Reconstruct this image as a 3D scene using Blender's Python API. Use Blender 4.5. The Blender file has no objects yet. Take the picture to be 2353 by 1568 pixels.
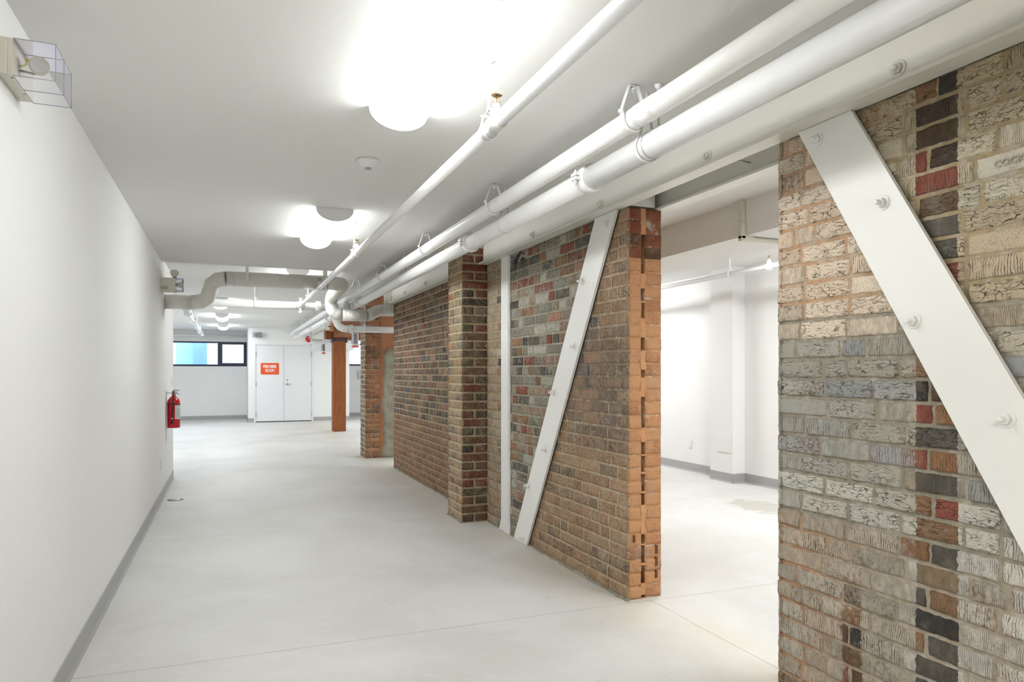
import bpy, math, random
import numpy as np
from mathutils import Vector, Matrix

C = bpy.context.scene.collection
PI = math.pi
random.seed(7)
rng = np.random.RandomState(11)

# ---------------------------------------------------------------- camera
cam_d = bpy.data.cameras.new('camera')
cam_d.sensor_width = 36.0
cam_d.lens = 1580.0 / 2353.0 * 36.0
cam_d.shift_y = 74.0 / 2353.0
cam_d.clip_start = 0.05
cam = bpy.data.objects.new('camera', cam_d)
cam.location = (0, 0, 1.28)
cam.rotation_euler = (PI / 2, 0, -math.radians(22.408))
C.objects.link(cam)
bpy.context.scene.camera = cam

# ---------------------------------------------------------------- world + exposure
w = bpy.data.worlds.new('daylight')
bpy.context.scene.world = w
w.use_nodes = True
bg = w.node_tree.nodes['Background']
bg.inputs[0].default_value = (0.62, 0.78, 1.0, 1)
bg.inputs[1].default_value = 4.5
vs = bpy.context.scene.view_settings
vs.view_transform = 'Standard'
vs.look = 'None'
vs.exposure = 1.14
vs.gamma = 1.0
vs.use_curve_mapping = False
LAMP = 10.5          # diffuser radiance of the corridor fixtures
LAMP_R = 26.0       # unseen fixtures added to brighten the side room

# ---------------------------------------------------------------- node helpers
def srgb(r, g, b):
    def f(c):
        c /= 255.0
        return c / 12.92 if c <= 0.04045 else ((c + 0.055) / 1.055) ** 2.4
    return (f(r), f(g), f(b), 1.0)


class NT:
    def __init__(self, name):
        self.m = bpy.data.materials.new(name)
        self.m.use_nodes = True
        self.t = self.m.node_tree
        self.b = self.t.nodes['Principled BSDF']
        self.tc = None

    def n(self, kind, ins=None, **props):
        nd = self.t.nodes.new(kind)
        for k, v in props.items():
            setattr(nd, k, v)
        for k, v in (ins or {}).items():
            s = nd.inputs[k]
            if hasattr(v, 'is_linked') or hasattr(v, 'links'):
                self.t.links.new(v, s)
            else:
                s.default_value = v
        return nd

    def co(self):
        if not self.tc:
            self.tc = self.t.nodes.new('ShaderNodeTexCoord')
        return self.tc.outputs['Object']

    def math(self, op, a, b=0.0, c=None, clamp=False):
        ins = {0: a, 1: b}
        if c is not None:
            ins[2] = c
        return self.n('ShaderNodeMath', ins, operation=op, use_clamp=clamp).outputs[0]

    def noise(self, scale, detail=3, vec=None, rough=0.55, dist=0.0):
        return self.n('ShaderNodeTexNoise', {'Vector': vec or self.co(), 'Scale': scale, 'Detail': detail,
                                             'Roughness': rough, 'Distortion': dist}).outputs['Fac']

    def mapv(self, scale=(1, 1, 1), vec=None):
        return self.n('ShaderNodeMapping', {'Vector': vec or self.co(), 'Scale': scale}).outputs[0]

    def rng(self, v, a, b, c=0.0, d=1.0, smooth=True):
        return self.n('ShaderNodeMapRange', {0: v, 1: a, 2: b, 3: c, 4: d},
                      interpolation_type='SMOOTHSTEP' if smooth else 'LINEAR').outputs[0]

    def mix(self, f, a, b, mode='MIX'):
        nd = self.t.nodes.new('ShaderNodeMix')
        nd.data_type = 'RGBA'
        nd.blend_type = mode
        for k, v in ((0, f), (6, a), (7, b)):
            if hasattr(v, 'links'):
                self.t.links.new(v, nd.inputs[k])
            else:
                nd.inputs[k].default_value = v
        return nd.outputs[2]

    def sep(self, vec):
        return self.n('ShaderNodeSeparateXYZ', {0: vec}).outputs

    def attr(self, name):
        return self.n('ShaderNodeAttribute', attribute_name=name)

    def set(self, **k):
        for kk, v in k.items():
            s = self.b.inputs[kk.replace('_', ' ')]
            if hasattr(v, 'links'):
                self.t.links.new(v, s)
            else:
                s.default_value = v
        return self

    def bump(self, h, dist=0.002, strength=1.0):
        bn = self.n('ShaderNodeBump', {'Height': h, 'Distance': dist, 'Strength': strength})
        self.t.links.new(bn.outputs[0], self.b.inputs['Normal'])
        return self


def plain(name, col, rough=0.5, metal=0.0, var=0.04, scale=9.0, bump=0.0, bscale=60.0, spec=0.5):
    k = NT(name)
    nz = k.noise(scale, 3)
    lo = tuple(c * (1 - var) for c in col[:3]) + (1,)
    hi = tuple(min(1, c * (1 + var)) for c in col[:3]) + (1,)
    k.set(Base_Color=k.mix(nz, lo, hi), Roughness=rough, Metallic=metal)
    k.b.inputs['Specular IOR Level'].default_value = spec
    if bump:
        k.bump(k.noise(bscale, 4), bump)
    return k.m


M = {}
M['wall'] = plain('white_wall_paint', (0.80, 0.80, 0.785, 1), 0.75, var=0.012, scale=2, bump=0.0004, bscale=220)
M['ceil'] = plain('ceiling_paint', (0.80, 0.80, 0.775, 1), 0.85, var=0.012, scale=1.5, bump=0.0003, bscale=200)
M['pipe'] = plain('white_pipe_paint', (0.84, 0.84, 0.82, 1), 0.32, var=0.02, scale=7, bump=0.0006, bscale=38)
M['duct'] = plain('cream_duct_paint', (0.74, 0.73, 0.675, 1), 0.42, var=0.02, scale=7, bump=0.0004, bscale=50)
M['beam'] = plain('cream_steel_paint', (0.78, 0.765, 0.69, 1), 0.40, var=0.03, scale=5, bump=0.0012, bscale=120)
M['brace'] = plain('white_steel_paint', (0.86, 0.855, 0.82, 1), 0.38, var=0.012, scale=4, bump=0.0003, bscale=60)
M['braceedge'] = plain('bare_steel_edge', (0.12, 0.12, 0.12, 1), 0.5)
M['base'] = plain('grey_vinyl_base', (0.37, 0.37, 0.365, 1), 0.45, var=0.03)
M['cream'] = plain('cream_enamel', (0.66, 0.64, 0.55, 1), 0.42)
M['whiteplastic'] = plain('white_plastic', (0.80, 0.80, 0.79, 1), 0.35, var=0.01)
M['grey'] = plain('grey_metal', (0.42, 0.42, 0.41, 1), 0.35, metal=0.6)
M['galv'] = plain('galvanised_steel', (0.50, 0.50, 0.48, 1), 0.38, metal=0.55, var=0.1, scale=20)
M['chrome'] = plain('satin_chrome', (0.6, 0.6, 0.6, 1), 0.22, metal=1.0)
M['brass'] = plain('aged_brass', (0.36, 0.26, 0.13, 1), 0.35, metal=0.8, var=0.15, scale=90)
M['dark'] = plain('black_rubber', (0.02, 0.02, 0.02, 1), 0.4)
M['navy'] = plain('dark_window_frame', (0.012, 0.018, 0.045, 1), 0.35)
M['ironbracket'] = plain('blue_grey_iron', (0.045, 0.06, 0.11, 1), 0.45, metal=0.3)
M['red'] = plain('red_enamel', (0.62, 0.012, 0.018, 1), 0.22)
M['redtag'] = plain('red_strip', (0.70, 0.10, 0.07, 1), 0.5)
M['orange'] = plain('orange_sign_face', srgb(228, 84, 28), 0.45, var=0.01)
M['white'] = plain('white_lettering', (0.85, 0.85, 0.84, 1), 0.5, var=0.0)
M['paper'] = plain('paper_label', (0.72, 0.72, 0.70, 1), 0.6)
M['ink'] = plain('dark_print', (0.12, 0.12, 0.14, 1), 0.6)
M['green'] = plain('green_sticker', (0.22, 0.45, 0.06, 1), 0.5)
M['yellow'] = plain('yellow_wire', (0.75, 0.62, 0.05, 1), 0.4)
M['blue'] = plain('blue_crayon', (0.25, 0.38, 0.62, 1), 0.8)
M['door'] = plain('door_paint', (0.76, 0.77, 0.78, 1), 0.45, var=0.01)
M['bag'] = plain('black_plastic_sheet', (0.012, 0.013, 0.018, 1), 0.18)
M['mud'] = plain('dirty_grate', (0.20, 0.18, 0.13, 1), 0.8, var=0.5, scale=120)
M['pave'] = plain('outside_render', (0.62, 0.66, 0.66, 1), 0.9, var=0.15, scale=5)
M['blueout'] = plain('blue_outside_post', (0.15, 0.24, 0.50, 1), 0.7, var=0.15, scale=5)
M['paleblueout'] = plain('pale_blue_outside_panel', (0.24, 0.44, 0.56, 1), 0.7, var=0.15, scale=5)


def lamp_mat(name, strength, col=(0.965, 0.988, 1.0, 1)):
    k = NT(name)
    k.set(Base_Color=(0.85, 0.85, 0.85, 1), Roughness=0.3, Emission_Color=col, Emission_Strength=strength)
    return k.m


M['lamp'] = lamp_mat('lit_diffuser', LAMP)
M['fill_near'] = lamp_mat('fill_diffuser_warm', LAMP * 2.5, (1.0, 0.97, 0.90, 1))  # boosted warm fill for the near brick wall
M['fill_alcove'] = lamp_mat('fill_diffuser_cool', LAMP * 2.2, (0.84, 0.92, 1.0, 1))  # cool fill added for the alcove and back wall
M['lamp_r'] = lamp_mat('lit_diffuser_side_room', LAMP_R)


def clear_mat():
    k = NT('clear_acrylic')
    t = k.t
    tr = t.nodes.new('ShaderNodeBsdfTransparent')
    tr.inputs[0].default_value = (0.975, 0.975, 0.985, 1)
    gl = t.nodes.new('ShaderNodeBsdfGlossy')
    gl.inputs['Roughness'].default_value = 0.08
    gl.inputs[0].default_value = (0.9, 0.9, 1, 1)
    fr = k.n('ShaderNodeFresnel', {'IOR': 1.45})
    mx = t.nodes.new('ShaderNodeMixShader')
    t.links.new(k.math('ADD', fr.outputs[0], 0.02), mx.inputs[0])
    t.links.new(tr.outputs[0], mx.inputs[1])
    t.links.new(gl.outputs[0], mx.inputs[2])
    t.links.new(mx.outputs[0], t.nodes['Material Output'].inputs[0])
    return k.m


M['clear'] = clear_mat()
M['edge'] = plain('acrylic_edge', (0.36, 0.35, 0.46, 1), 0.2)


def frosted():
    k = NT('window_glass')
    t = k.t
    tr = t.nodes.new('ShaderNodeBsdfTransparent')
    tr.inputs[0].default_value = (0.93, 0.96, 0.99, 1)
    gl = t.nodes.new('ShaderNodeBsdfGlossy')
    gl.inputs['Roughness'].default_value = 0.03
    mx = t.nodes.new('ShaderNodeMixShader')
    fr = k.n('ShaderNodeFresnel', {'IOR': 1.45})
    t.links.new(fr.outputs[0], mx.inputs[0])
    t.links.new(tr.outputs[0], mx.inputs[1])
    t.links.new(gl.outputs[0], mx.inputs[2])
    t.links.new(mx.outputs[0], t.nodes['Material Output'].inputs[0])
    return k.m


M['glass'] = frosted()


def floor_mat():
    k = NT('polished_concrete')
    co = k.co()
    x, y, z = k.sep(co)
    n1 = k.noise(0.9, 5, rough=0.6, dist=0.6)
    n2 = k.noise(5.0, 6, vec=k.mapv((1.0, 1.7, 1)), rough=0.65, dist=1.2)
    n3 = k.noise(55, 4)
    c = k.mix(k.rng(n1, 0.3, 0.72), (0.555, 0.545, 0.515, 1), (0.645, 0.64, 0.62, 1))
    c = k.mix(k.rng(n2, 0.52, 0.75, 0, 0.5), c, (0.69, 0.685, 0.67, 1))
    c = k.mix(k.rng(n2, 0.42, 0.25, 0, 0.45), c, (0.49, 0.48, 0.43, 1))
    c = k.mix(k.rng(n3, 0.68, 0.78, 0, 0.35), c, (0.40, 0.39, 0.35, 1))
    # beige dust drifted along the foot of the brick wall
    d = k.math('ABSOLUTE', k.math('SUBTRACT', x, 2.05))
    dm = k.math('MULTIPLY', k.rng(d, 0.55, 0.0), k.rng(k.noise(2.5, 4), 0.3, 0.7, 0.1, 0.75))
    c = k.mix(dm, c, (0.56, 0.50, 0.40, 1))
    # dried water mark in the side room
    wv = k.math('SUBTRACT', k.n('ShaderNodeVectorMath', {0: k.mapv((1, 0.7, 1)), 1: (4.72, 5.18 * 0.7, 0)}, operation='DISTANCE').outputs['Value'],
                k.math('MULTIPLY', k.noise(6, 3), 0.5))
    c = k.mix(k.rng(wv, 0.02, -0.05, 0, 0.5), c, (0.36, 0.33, 0.25, 1))
    wob = k.math('MULTIPLY', k.math('SUBTRACT', k.noise(2.0, 3), 0.5), 0.02)
    yy = k.math('ADD', y, wob)
    l1 = k.math('ABSOLUTE', k.math('SUBTRACT', k.math('ADD', yy, k.math('MULTIPLY', x, 0.028)), 3.343))
    l2 = k.math('ABSOLUTE', k.math('SUBTRACT', k.math('ADD', yy, k.math('MULTIPLY', x, 0.0124)), 5.873))
    l3 = k.math('ADD', k.math('ABSOLUTE', k.math('SUBTRACT', k.math('ADD', x, wob), 2.198)),
                k.math('MULTIPLY', k.math('GREATER_THAN', y, 3.28), 9.0))
    ln = k.math('MINIMUM', l1, k.math('MINIMUM', l2, l3))
    lm = k.rng(ln, 0.0028, 0.0012)
    c = k.mix(k.math('MULTIPLY', lm, k.rng(k.noise(9, 3), 0.2, 0.7, 0.35, 0.8)), c, (0.22, 0.21, 0.19, 1))
    k.set(Base_Color=c, Roughness=k.rng(n2, 0.2, 0.8, 0.42, 0.62))
    k.b.inputs['Specular IOR Level'].default_value = 0.4
    k.bump(k.math('ADD', k.math('MULTIPLY', n3, 0.15), k.math('MULTIPLY', lm, -1.0)), 0.0015)
    return k.m


M['floor'] = floor_mat()


def brick_mat(name, band=False, fine=1.0):
    k = NT(name)
    co = k.co()
    x, y, z = k.sep(co)
    bcol = k.attr('bcol').outputs['Color']
    wcol = k.attr('wcol').outputs['Color']
    pr, pg, pb = k.n('ShaderNodeSeparateColor', {0: k.attr('prm').outputs['Color']}).outputs[:3]
    u = k.math('ADD', x, y)
    nz = k.noise(70 * fine, 4)
    nl = k.noise(11, 3)
    # combed face: thin upright scores
    ph = k.math('MULTIPLY_ADD', k.noise(55, 3, vec=k.mapv((1, 1, 0.35))), 13.0, k.math('MULTIPLY', u, 2 * PI / 0.0085))
    ph2 = k.math('MULTIPLY_ADD', k.noise(60, 3, vec=k.mapv((1, 1, 0.25))), 5.0, k.math('MULTIPLY', u, 2 * PI / 0.0054))
    c1 = k.rng(k.math('SINE', ph), 0.45, 1.0)
    c2 = k.rng(k.math('SINE', ph2), 0.3, 0.95)
    sel = k.math('GREATER_THAN', pb, 0.5)
    comb = k.math('ADD', k.math('MULTIPLY', c1, sel), k.math('MULTIPLY', c2, k.math('SUBTRACT', 1.0, sel)))
    comb = k.math('MULTIPLY', comb, k.rng(k.noise(45, 4, vec=k.mapv((1, 1, 0.5))), 0.36, 0.62, 0.0, 0.9))
    # rough torn face: ragged, mostly level cracks
    dv = k.n('ShaderNodeVectorMath', {0: k.mapv((15, 15, 78)),
                                      1: k.n('ShaderNodeVectorMath', {0: k.n('ShaderNodeTexNoise', {'Vector': co, 'Scale': 22.0, 'Detail': 4.0}).outputs['Color'], 1: (2.2, 2.2, 2.4)}, operation='MULTIPLY').outputs[0]},
             operation='ADD').outputs[0]
    vor = k.n('ShaderNodeTexVoronoi', {'Vector': dv, 'Scale': 1.0}, feature='DISTANCE_TO_EDGE').outputs['Distance']
    crk = k.math('MULTIPLY', k.rng(vor, 0.065, 0.01), k.rng(k.noise(34, 3), 0.38, 0.6))
    t0 = k.math('LESS_THAN', pr, 0.25)
    t1 = k.math('GREATER_THAN', pr, 0.75)
    cav = k.math('ADD', k.math('MULTIPLY', comb, t0), k.math('MULTIPLY', crk, t1), clamp=True)
    pit = k.rng(k.noise(300 * fine, 3, vec=k.mapv((1, 1, 0.6))), 0.56, 0.68)
    pit = k.math('MULTIPLY', pit, k.rng(k.noise(20, 2), 0.35, 0.65, 0.25, 0.9))
    cav = k.math('MAXIMUM', cav, k.math('MULTIPLY', pit, 0.48))
    wash = pg
    if band:
        wy = k.math('ADD', y, k.math('MULTIPLY', k.math('SUBTRACT', k.noise(60, 3), 0.5), 0.016))
        m = k.math('MULTIPLY', k.rng(wy, 1.428, 1.434), k.rng(wy, 1.572, 1.565))
        m2 = k.math('MULTIPLY', k.math('MULTIPLY', k.rng(wy, 1.77, 1.785), k.rng(wy, 1.87, 1.85)), k.rng(z, 0.62, 0.35))
        wash = k.math('MULTIPLY', wash, k.math('SUBTRACT', 1.0, k.math('MULTIPLY', m, 0.97)))
        wash = k.math('SUBTRACT', wash, k.math('ADD', k.math('MULTIPLY', m2, 0.5), k.math('MULTIPLY', m, 0.25)))
    cov = k.math('ADD', wash, k.math('MULTIPLY', k.math('SUBTRACT', nz, 0.5), 0.95))
    cov = k.math('ADD', cov, k.math('MULTIPLY', k.math('SUBTRACT', nl, 0.5), 0.75))
    cov = k.rng(cov, 0.22, 0.78)
    base = k.mix(k.rng(k.noise(150 * fine, 3), 0.3, 0.75, 0.0, 0.5), bcol, k.mix(0.5, bcol, (0.03, 0.027, 0.022, 1)))
    base = k.mix(k.rng(nl, 0.5, 0.8, 0, 0.25), base, (0.45, 0.40, 0.33, 1))
    c = k.mix(cov, base, wcol)
    grain = k.noise(520 * fine, 3)
    c = k.mix(k.rng(grain, 0.35, 0.75, 0.0, 0.34), c, k.mix(0.6, c, (0.05, 0.04, 0.03, 1)))
    c = k.mix(k.rng(grain, 0.42, 0.25, 0.0, 0.30), c, (0.62, 0.58, 0.50, 1))
    sm = k.noise(3.4, 4, rough=0.7)
    c = k.mix(k.rng(sm, 0.52, 0.75, 0.0, 0.36), c, (0.42, 0.28, 0.18, 1))
    c = k.mix(k.rng(sm, 0.46, 0.25, 0.0, 0.30), c, (0.30, 0.30, 0.28, 1))
    cavd = k.math('MULTIPLY', cav, k.rng(pb, 0, 1, 0.6, 0.95, smooth=False))
    c = k.mix(cavd, c, k.mix(0.75, bcol, (0.022, 0.020, 0.018, 1)))
    k.set(Base_Color=c, Roughness=0.88)
    k.b.inputs['Specular IOR Level'].default_value = 0.2
    k.bump(k.math('SUBTRACT', k.math('MULTIPLY', k.math('ADD', nz, nl), 0.45), cav), 0.0032)
    return k.m


def mortar_mat():
    k = NT('old_mortar')
    c0 = k.attr('wcol').outputs['Color']
    n1 = k.noise(45, 5)
    n2 = k.noise(7, 3)
    c = k.mix(k.rng(n1, 0.3, 0.75, 0, 0.55), c0, k.mix(0.5, c0, (0.05, 0.045, 0.035, 1)))
    n3 = k.noise(16, 4, rough=0.7)
    c = k.mix(k.rng(n3, 0.48, 0.66, 0, 0.6), c, (0.50, 0.47, 0.41, 1))
    c = k.mix(k.rng(n3, 0.42, 0.25, 0, 0.45), c, (0.22, 0.18, 0.13, 1))
    c = k.mix(k.rng(n2, 0.55, 0.8, 0, 0.35), c, (0.52, 0.49, 0.43, 1))
    k.set(Base_Color=c, Roughness=0.95)
    k.b.inputs['Specular IOR Level'].default_value = 0.1
    k.bump(n1, 0.004)
    return k.m


M['brick_near'] = brick_mat('washed_brick', band=True)
M['brick'] = brick_mat('rug_brick')
M['mortar'] = mortar_mat()


def rough_mat(name, a, b, c, s=14.0, bump=0.004):
    k = NT(name)
    n1 = k.noise(s, 5, rough=0.6)
    n2 = k.noise(s * 5, 4)
    col = k.mix(k.rng(n1, 0.3, 0.7), a, b)
    col = k.mix(k.rng(n2, 0.6, 0.75, 0, 0.6), col, c)
    k.set(Base_Color=col, Roughness=0.9)
    k.bump(k.math('ADD', n1, k.math('MULTIPLY', n2, 0.4)), bump)
    return k.m


M['orangemortar'] = rough_mat('orange_smeared_mortar', srgb(184, 130, 88), srgb(180, 136, 96), srgb(156, 100, 68), 9, 0.003)
M['rustmortar'] = rough_mat('rust_brown_mortar', srgb(158, 106, 74), srgb(148, 104, 76), srgb(128, 84, 60), 9, 0.004)
M['imprint'] = plain('washed_imprint', srgb(176, 168, 150), 0.9)
M['cored'] = rough_mat('brown_core_shadow', srgb(78, 50, 36), srgb(96, 62, 44), srgb(150, 120, 100), 30, 0.003)
M['cement'] = rough_mat('grey_cement_patch', srgb(128, 122, 104), srgb(152, 148, 132), srgb(186, 182, 172), 10, 0.006)


def timber_mat(name, a, b, c):
    k = NT(name)
    g = k.noise(6, 6, vec=k.mapv((9, 9, 0.8)), rough=0.65, dist=0.8)
    g2 = k.noise(30, 3, vec=k.mapv((4, 4, 0.6)))
    col = k.mix(k.rng(g, 0.3, 0.7), a, b)
    col = k.mix(k.rng(g2, 0.6, 0.75, 0, 0.6), col, c)
    k.set(Base_Color=col, Roughness=0.7)
    k.bump(g, 0.002)
    return k.m


M['timber'] = timber_mat('old_timber', srgb(122, 66, 26), srgb(158, 92, 42), srgb(84, 44, 20))
M['timber2'] = timber_mat('lighter_timber', srgb(182, 122, 72), srgb(206, 150, 98), srgb(150, 92, 50))

# ---------------------------------------------------------------- mesh helpers
ORG = {}


class MB:
    def __init__(self):
        self.v, self.f, self.sm, self.mi = [], [], [], []

    def add(self, vs, fs, smooth=False, mi=0):
        o = len(self.v)
        self.v += [tuple(p) for p in vs]
        self.f += [tuple(i + o for i in q) for q in fs]
        self.sm += [smooth] * len(fs)
        self.mi += [mi] * len(fs)
        return self

    def box(self, x0, x1, y0, y1, z0, z1, mi=0):
        v = [(x, y, z) for x in (x0, x1) for y in (y0, y1) for z in (z0, z1)]
        f = [(0, 1, 3, 2), (4, 6, 7, 5), (0, 4, 5, 1), (2, 3, 7, 6), (0, 2, 6, 4), (1, 5, 7, 3)]
        return self.add(v, f, False, mi)

    def prism(self, pts, axis, a, b, mi=0, smooth=False):
        """outline pts (2-D) swept along axis from a to b; axis x: (y,z), y: (x,z), z: (x,y)"""
        def p3(p, t):
            return {'x': (t, p[0], p[1]), 'y': (p[0], t, p[1]), 'z': (p[0], p[1], t)}[axis]
        n = len(pts)
        v = [p3(p, a) for p in pts] + [p3(p, b) for p in pts]
        f = [(i, (i + 1) % n, n + (i + 1) % n, n + i) for i in range(n)]
        self.add(v, f, smooth, mi)
        self.add(v, [tuple(range(n))[::-1], tuple(range(n, 2 * n))], False, mi)
        return self

    def tube(self, path, r, n=16, caps=True, mi=0, closed=False):
        path = [Vector(p) for p in path]
        rs = r if isinstance(r, (list, tuple)) else [r] * len(path)
        m = len(path)
        tans = []
        for i in range(m):
            a = path[i - 1] if (i or closed) else path[i]
            b = path[(i + 1) % m] if (i < m - 1 or closed) else path[i]
            t0 = (path[i] - a).normalized() if (path[i] - a).length > 1e-9 else Vector((0, 0, 0))
            t1 = (b - path[i]).normalized() if (b - path[i]).length > 1e-9 else Vector((0, 0, 0))
            t = (t0 + t1)
            tans.append(t.normalized() if t.length > 1e-9 else (t0 if t0.length else t1))
        up = Vector((0, 0, 1)) if abs(tans[0].z) < 0.9 else Vector((0, 1, 0))
        nx = tans[0].cross(up).normalized()
        vs_, fs = [], []
        for i in range(m):
            t = tans[i]
            nx = (nx - t * nx.dot(t)).normalized()
            ny = t.cross(nx)
            for j in range(n):
                a = 2 * PI * j / n
                vs_.append(path[i] + (nx * math.cos(a) + ny * math.sin(a)) * rs[i])
        for i in range(m if closed else m - 1):
            k = (i + 1) % m
            for j in range(n):
                fs.append((i * n + j, i * n + (j + 1) % n, k * n + (j + 1) % n, k * n + j))
        self.add(vs_, fs, True, mi)
        if caps and not closed:
            o = len(self.v) - len(vs_)
            self.f += [tuple(o + j for j in range(n))[::-1], tuple(o + (m - 1) * n + j for j in range(n))]
            self.sm += [False, False]
            self.mi += [mi, mi]
        return self

    def cyl(self, p0, p1, r, n=16, mi=0, r2=None):
        return self.tube([p0, p1], [r, r if r2 is None else r2], n, True, mi)

    def lathe(self, c, prof, n=24, axis='z', mi=0):
        """prof: list of (radius, height)"""
        vs_, fs = [], []
        for r, h in prof:
            for j in range(n):
                a = 2 * PI * j / n
                p = (r * math.cos(a), r * math.sin(a), h)
                if axis == 'x':
                    p = (p[2], p[0], p[1])
                if axis == 'y':
                    p = (p[0], p[2], p[1])
                vs_.append((c[0] + p[0], c[1] + p[1], c[2] + p[2]))
        for i in range(len(prof) - 1):
            for j in range(n):
                fs.append((i * n + j, i * n + (j + 1) % n, (i + 1) * n + (j + 1) % n, (i + 1) * n + j))
        self.add(vs_, fs, True, mi)
        o = len(self.v) - len(vs_)
        self.f += [tuple(o + j for j in range(n))[::-1], tuple(o + (len(prof) - 1) * n + j for j in range(n))]
        self.sm += [False, False]
        self.mi += [mi, mi]
        return self

    def build(self, name, mat, parent=None, bev=0.0, label=None):
        org = ORG.get(parent.name, Vector((0, 0, 0))) if parent else Vector((0, 0, 0))
        me = bpy.data.meshes.new(name)
        me.from_pydata([(p[0] - org.x, p[1] - org.y, p[2] - org.z) for p in self.v], [], self.f)
        mats = mat if isinstance(mat, (list, tuple)) else [mat]
        for q in mats:
            me.materials.append(q if not isinstance(q, str) else M[q])
        me.polygons.foreach_set('use_smooth', self.sm)
        me.polygons.foreach_set('material_index', self.mi)
        me.update()
        o = bpy.data.objects.new(name, me)
        C.objects.link(o)
        if parent:
            o.parent = parent
            ORG[o.name] = org
        if bev:
            b = o.modifiers.new('bevel', 'BEVEL')
            b.width = bev
            b.segments = 2
            b.limit_method = 'ANGLE'
        if label:
            o['label'] = label
        return o


def thing(name, loc, label, cat, group=None, kind=None):
    o = bpy.data.objects.new(name, None)
    o.empty_display_size = 0.05
    o.location = loc
    C.objects.link(o)
    ORG[o.name] = Vector(loc)
    if label:
        o['label'] = label
    if cat:
        o['category'] = cat
    if group:
        o['group'] = group
    if kind:
        o['kind'] = kind
    return o


def tag(o, label, cat, group=None):
    o['label'] = label
    o['category'] = cat
    if group:
        o['group'] = group
    return o


def struct(name, mb, mat, parent=None, bev=0.0, label=None):
    o = mb.build(name, mat, parent, bev)
    if not parent:
        o['kind'] = 'structure'
        o['category'] = name.split('_')[0]
    if label:
        o['label'] = label
    return o


def dup(root, loc, label, group=None):
    r = root.copy()
    C.objects.link(r)
    r.location = loc
    r['label'] = label
    if group:
        r['group'] = group
    ORG[r.name] = Vector(loc)
    for ch in list(root.children):
        c = ch.copy()
        C.objects.link(c)
        c.parent = r
        for g in list(ch.children):
            d = g.copy()
            C.objects.link(d)
            d.parent = c
    return r


def arc(c, r, a0, a1, n, plane='yz'):
    out = []
    for i in range(n + 1):
        a = a0 + (a1 - a0) * i / n
        p, q = r * math.cos(a), r * math.sin(a)
        out.append({'yz': (c[0], c[1] + p, c[2] + q), 'xz': (c[0] + p, c[1], c[2] + q), 'xy': (c[0] + p, c[1] + q, c[2])}[plane])
    return out


def text_mesh(s, size, ext, mat, name, loc, rot, parent=None, sx=1.0, bold=0.0, align='CENTER', label=None):
    cu = bpy.data.curves.new('lettering', 'FONT')
    cu.body = s
    cu.size = size
    cu.extrude = ext
    cu.offset = bold
    cu.align_x = align
    cu.align_y = 'CENTER'
    cu.resolution_u = 4
    to = bpy.data.objects.new('lettering_source', cu)
    C.objects.link(to)
    dg = bpy.context.evaluated_depsgraph_get()
    me = bpy.data.meshes.new_from_object(to.evaluated_get(dg))
    bpy.data.objects.remove(to)
    me.transform(Matrix.Translation(Vector(loc)) @ rot.to_matrix().to_4x4() @ Matrix.Diagonal((sx, 1, 1, 1)))
    org = ORG.get(parent.name, Vector((0, 0, 0))) if parent else Vector((0, 0, 0))
    me.transform(Matrix.Translation(-org))
    me.materials.clear()
    me.materials.append(M[mat])
    o = bpy.data.objects.new(name, me)
    C.objects.link(o)
    if parent:
        o.parent = parent
        ORG[o.name] = org
    if label:
        o['label'] = label
    return o


from mathutils import Euler
FACE_CAM = Euler((PI / 2, 0, 0))             # lettering that faces -Y
FACE_LEFT = Euler((PI / 2, 0, -PI / 2))      # lettering that faces -X

# ---------------------------------------------------------------- room shell
YB, YF = -3.5, 20.65
XL, XR = -0.62, 2.07
CE, CE2, CE3 = 2.405, 2.452, 2.52

struct('floor', MB().box(-3.2, 5.8, YB - 0.1, YF + 0.1, -0.1, 0), 'floor')
mb = MB()
mb.box(-0.8, 3.6, YB, 7.755, CE, CE + 0.2)
mb.box(-3.2, 3.6, 7.755, YF + 0.1, CE2, CE2 + 0.15)
mb.box(3.6, 5.8, YB, YF + 0.1, CE3, CE3 + 0.08)
struct('ceiling', mb, 'ceil')
struct('trim_1', MB().box(3.1, 3.6, YB, 7.755, 2.172, CE + 0.1), 'ceil', label='dropped white bulkhead along the side room')

struct('wall_left', MB().box(XL - 0.18, XL, YB, 9.28, 0, 2.5), 'wall')
struct('wall_alcove', MB().box(-3.2, XL - 0.18, 9.05, 9.22, 0, 2.5).box(-3.3, -3.2, 9.05, YF + 0.1, 0, 2.5), 'wall')
struct('wall_front', MB().box(-0.8, 5.8, YB - 0.1, YB, 0, 2.6), 'wall')
struct('wall_right_1', MB().box(5.585, 5.8, YB, YF, 0, 2.56).box(5.41, 5.6, 6.40, 6.80, 0, 2.56), 'wall')
# back wall with two window openings, and the riser closet box standing in front of it
W1 = (-2.35, 0.475, 1.47, 2.15)
W2 = (3.12, 5.2, 1.50, 2.15)
mb = MB()
y0, y1 = YF, YF + 0.22
mb.box(-3.3, W1[0], y0, y1, 0, 2.56).box(W1[0], W1[1], y0, y1, 0, W1[2]).box(W1[0], W1[1], y0, y1, W1[3], 2.56)
mb.box(W1[1], W2[0], y0, y1, 0, 2.56).box(W2[0], W2[1], y0, y1, 0, W2[2]).box(W2[0], W2[1], y0, y1, W2[3], 2.56)
mb.box(W2[1], 5.8, y0, y1, 0, 2.56)
struct('wall_back', mb, 'wall')
CL = 19.05
DX0, DX1, DZ = 0.655, 2.055, 2.015
mb = MB()
mb.box(0.475, DX0 - 0.02, CL, CL + 0.12, 0, 2.5).box(DX1 + 0.02, 3.05, CL, CL + 0.12, 0, 2.5).box(DX0 - 0.02, DX1 + 0.02, CL, CL + 0.12, DZ + 0.02, 2.5)
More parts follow.
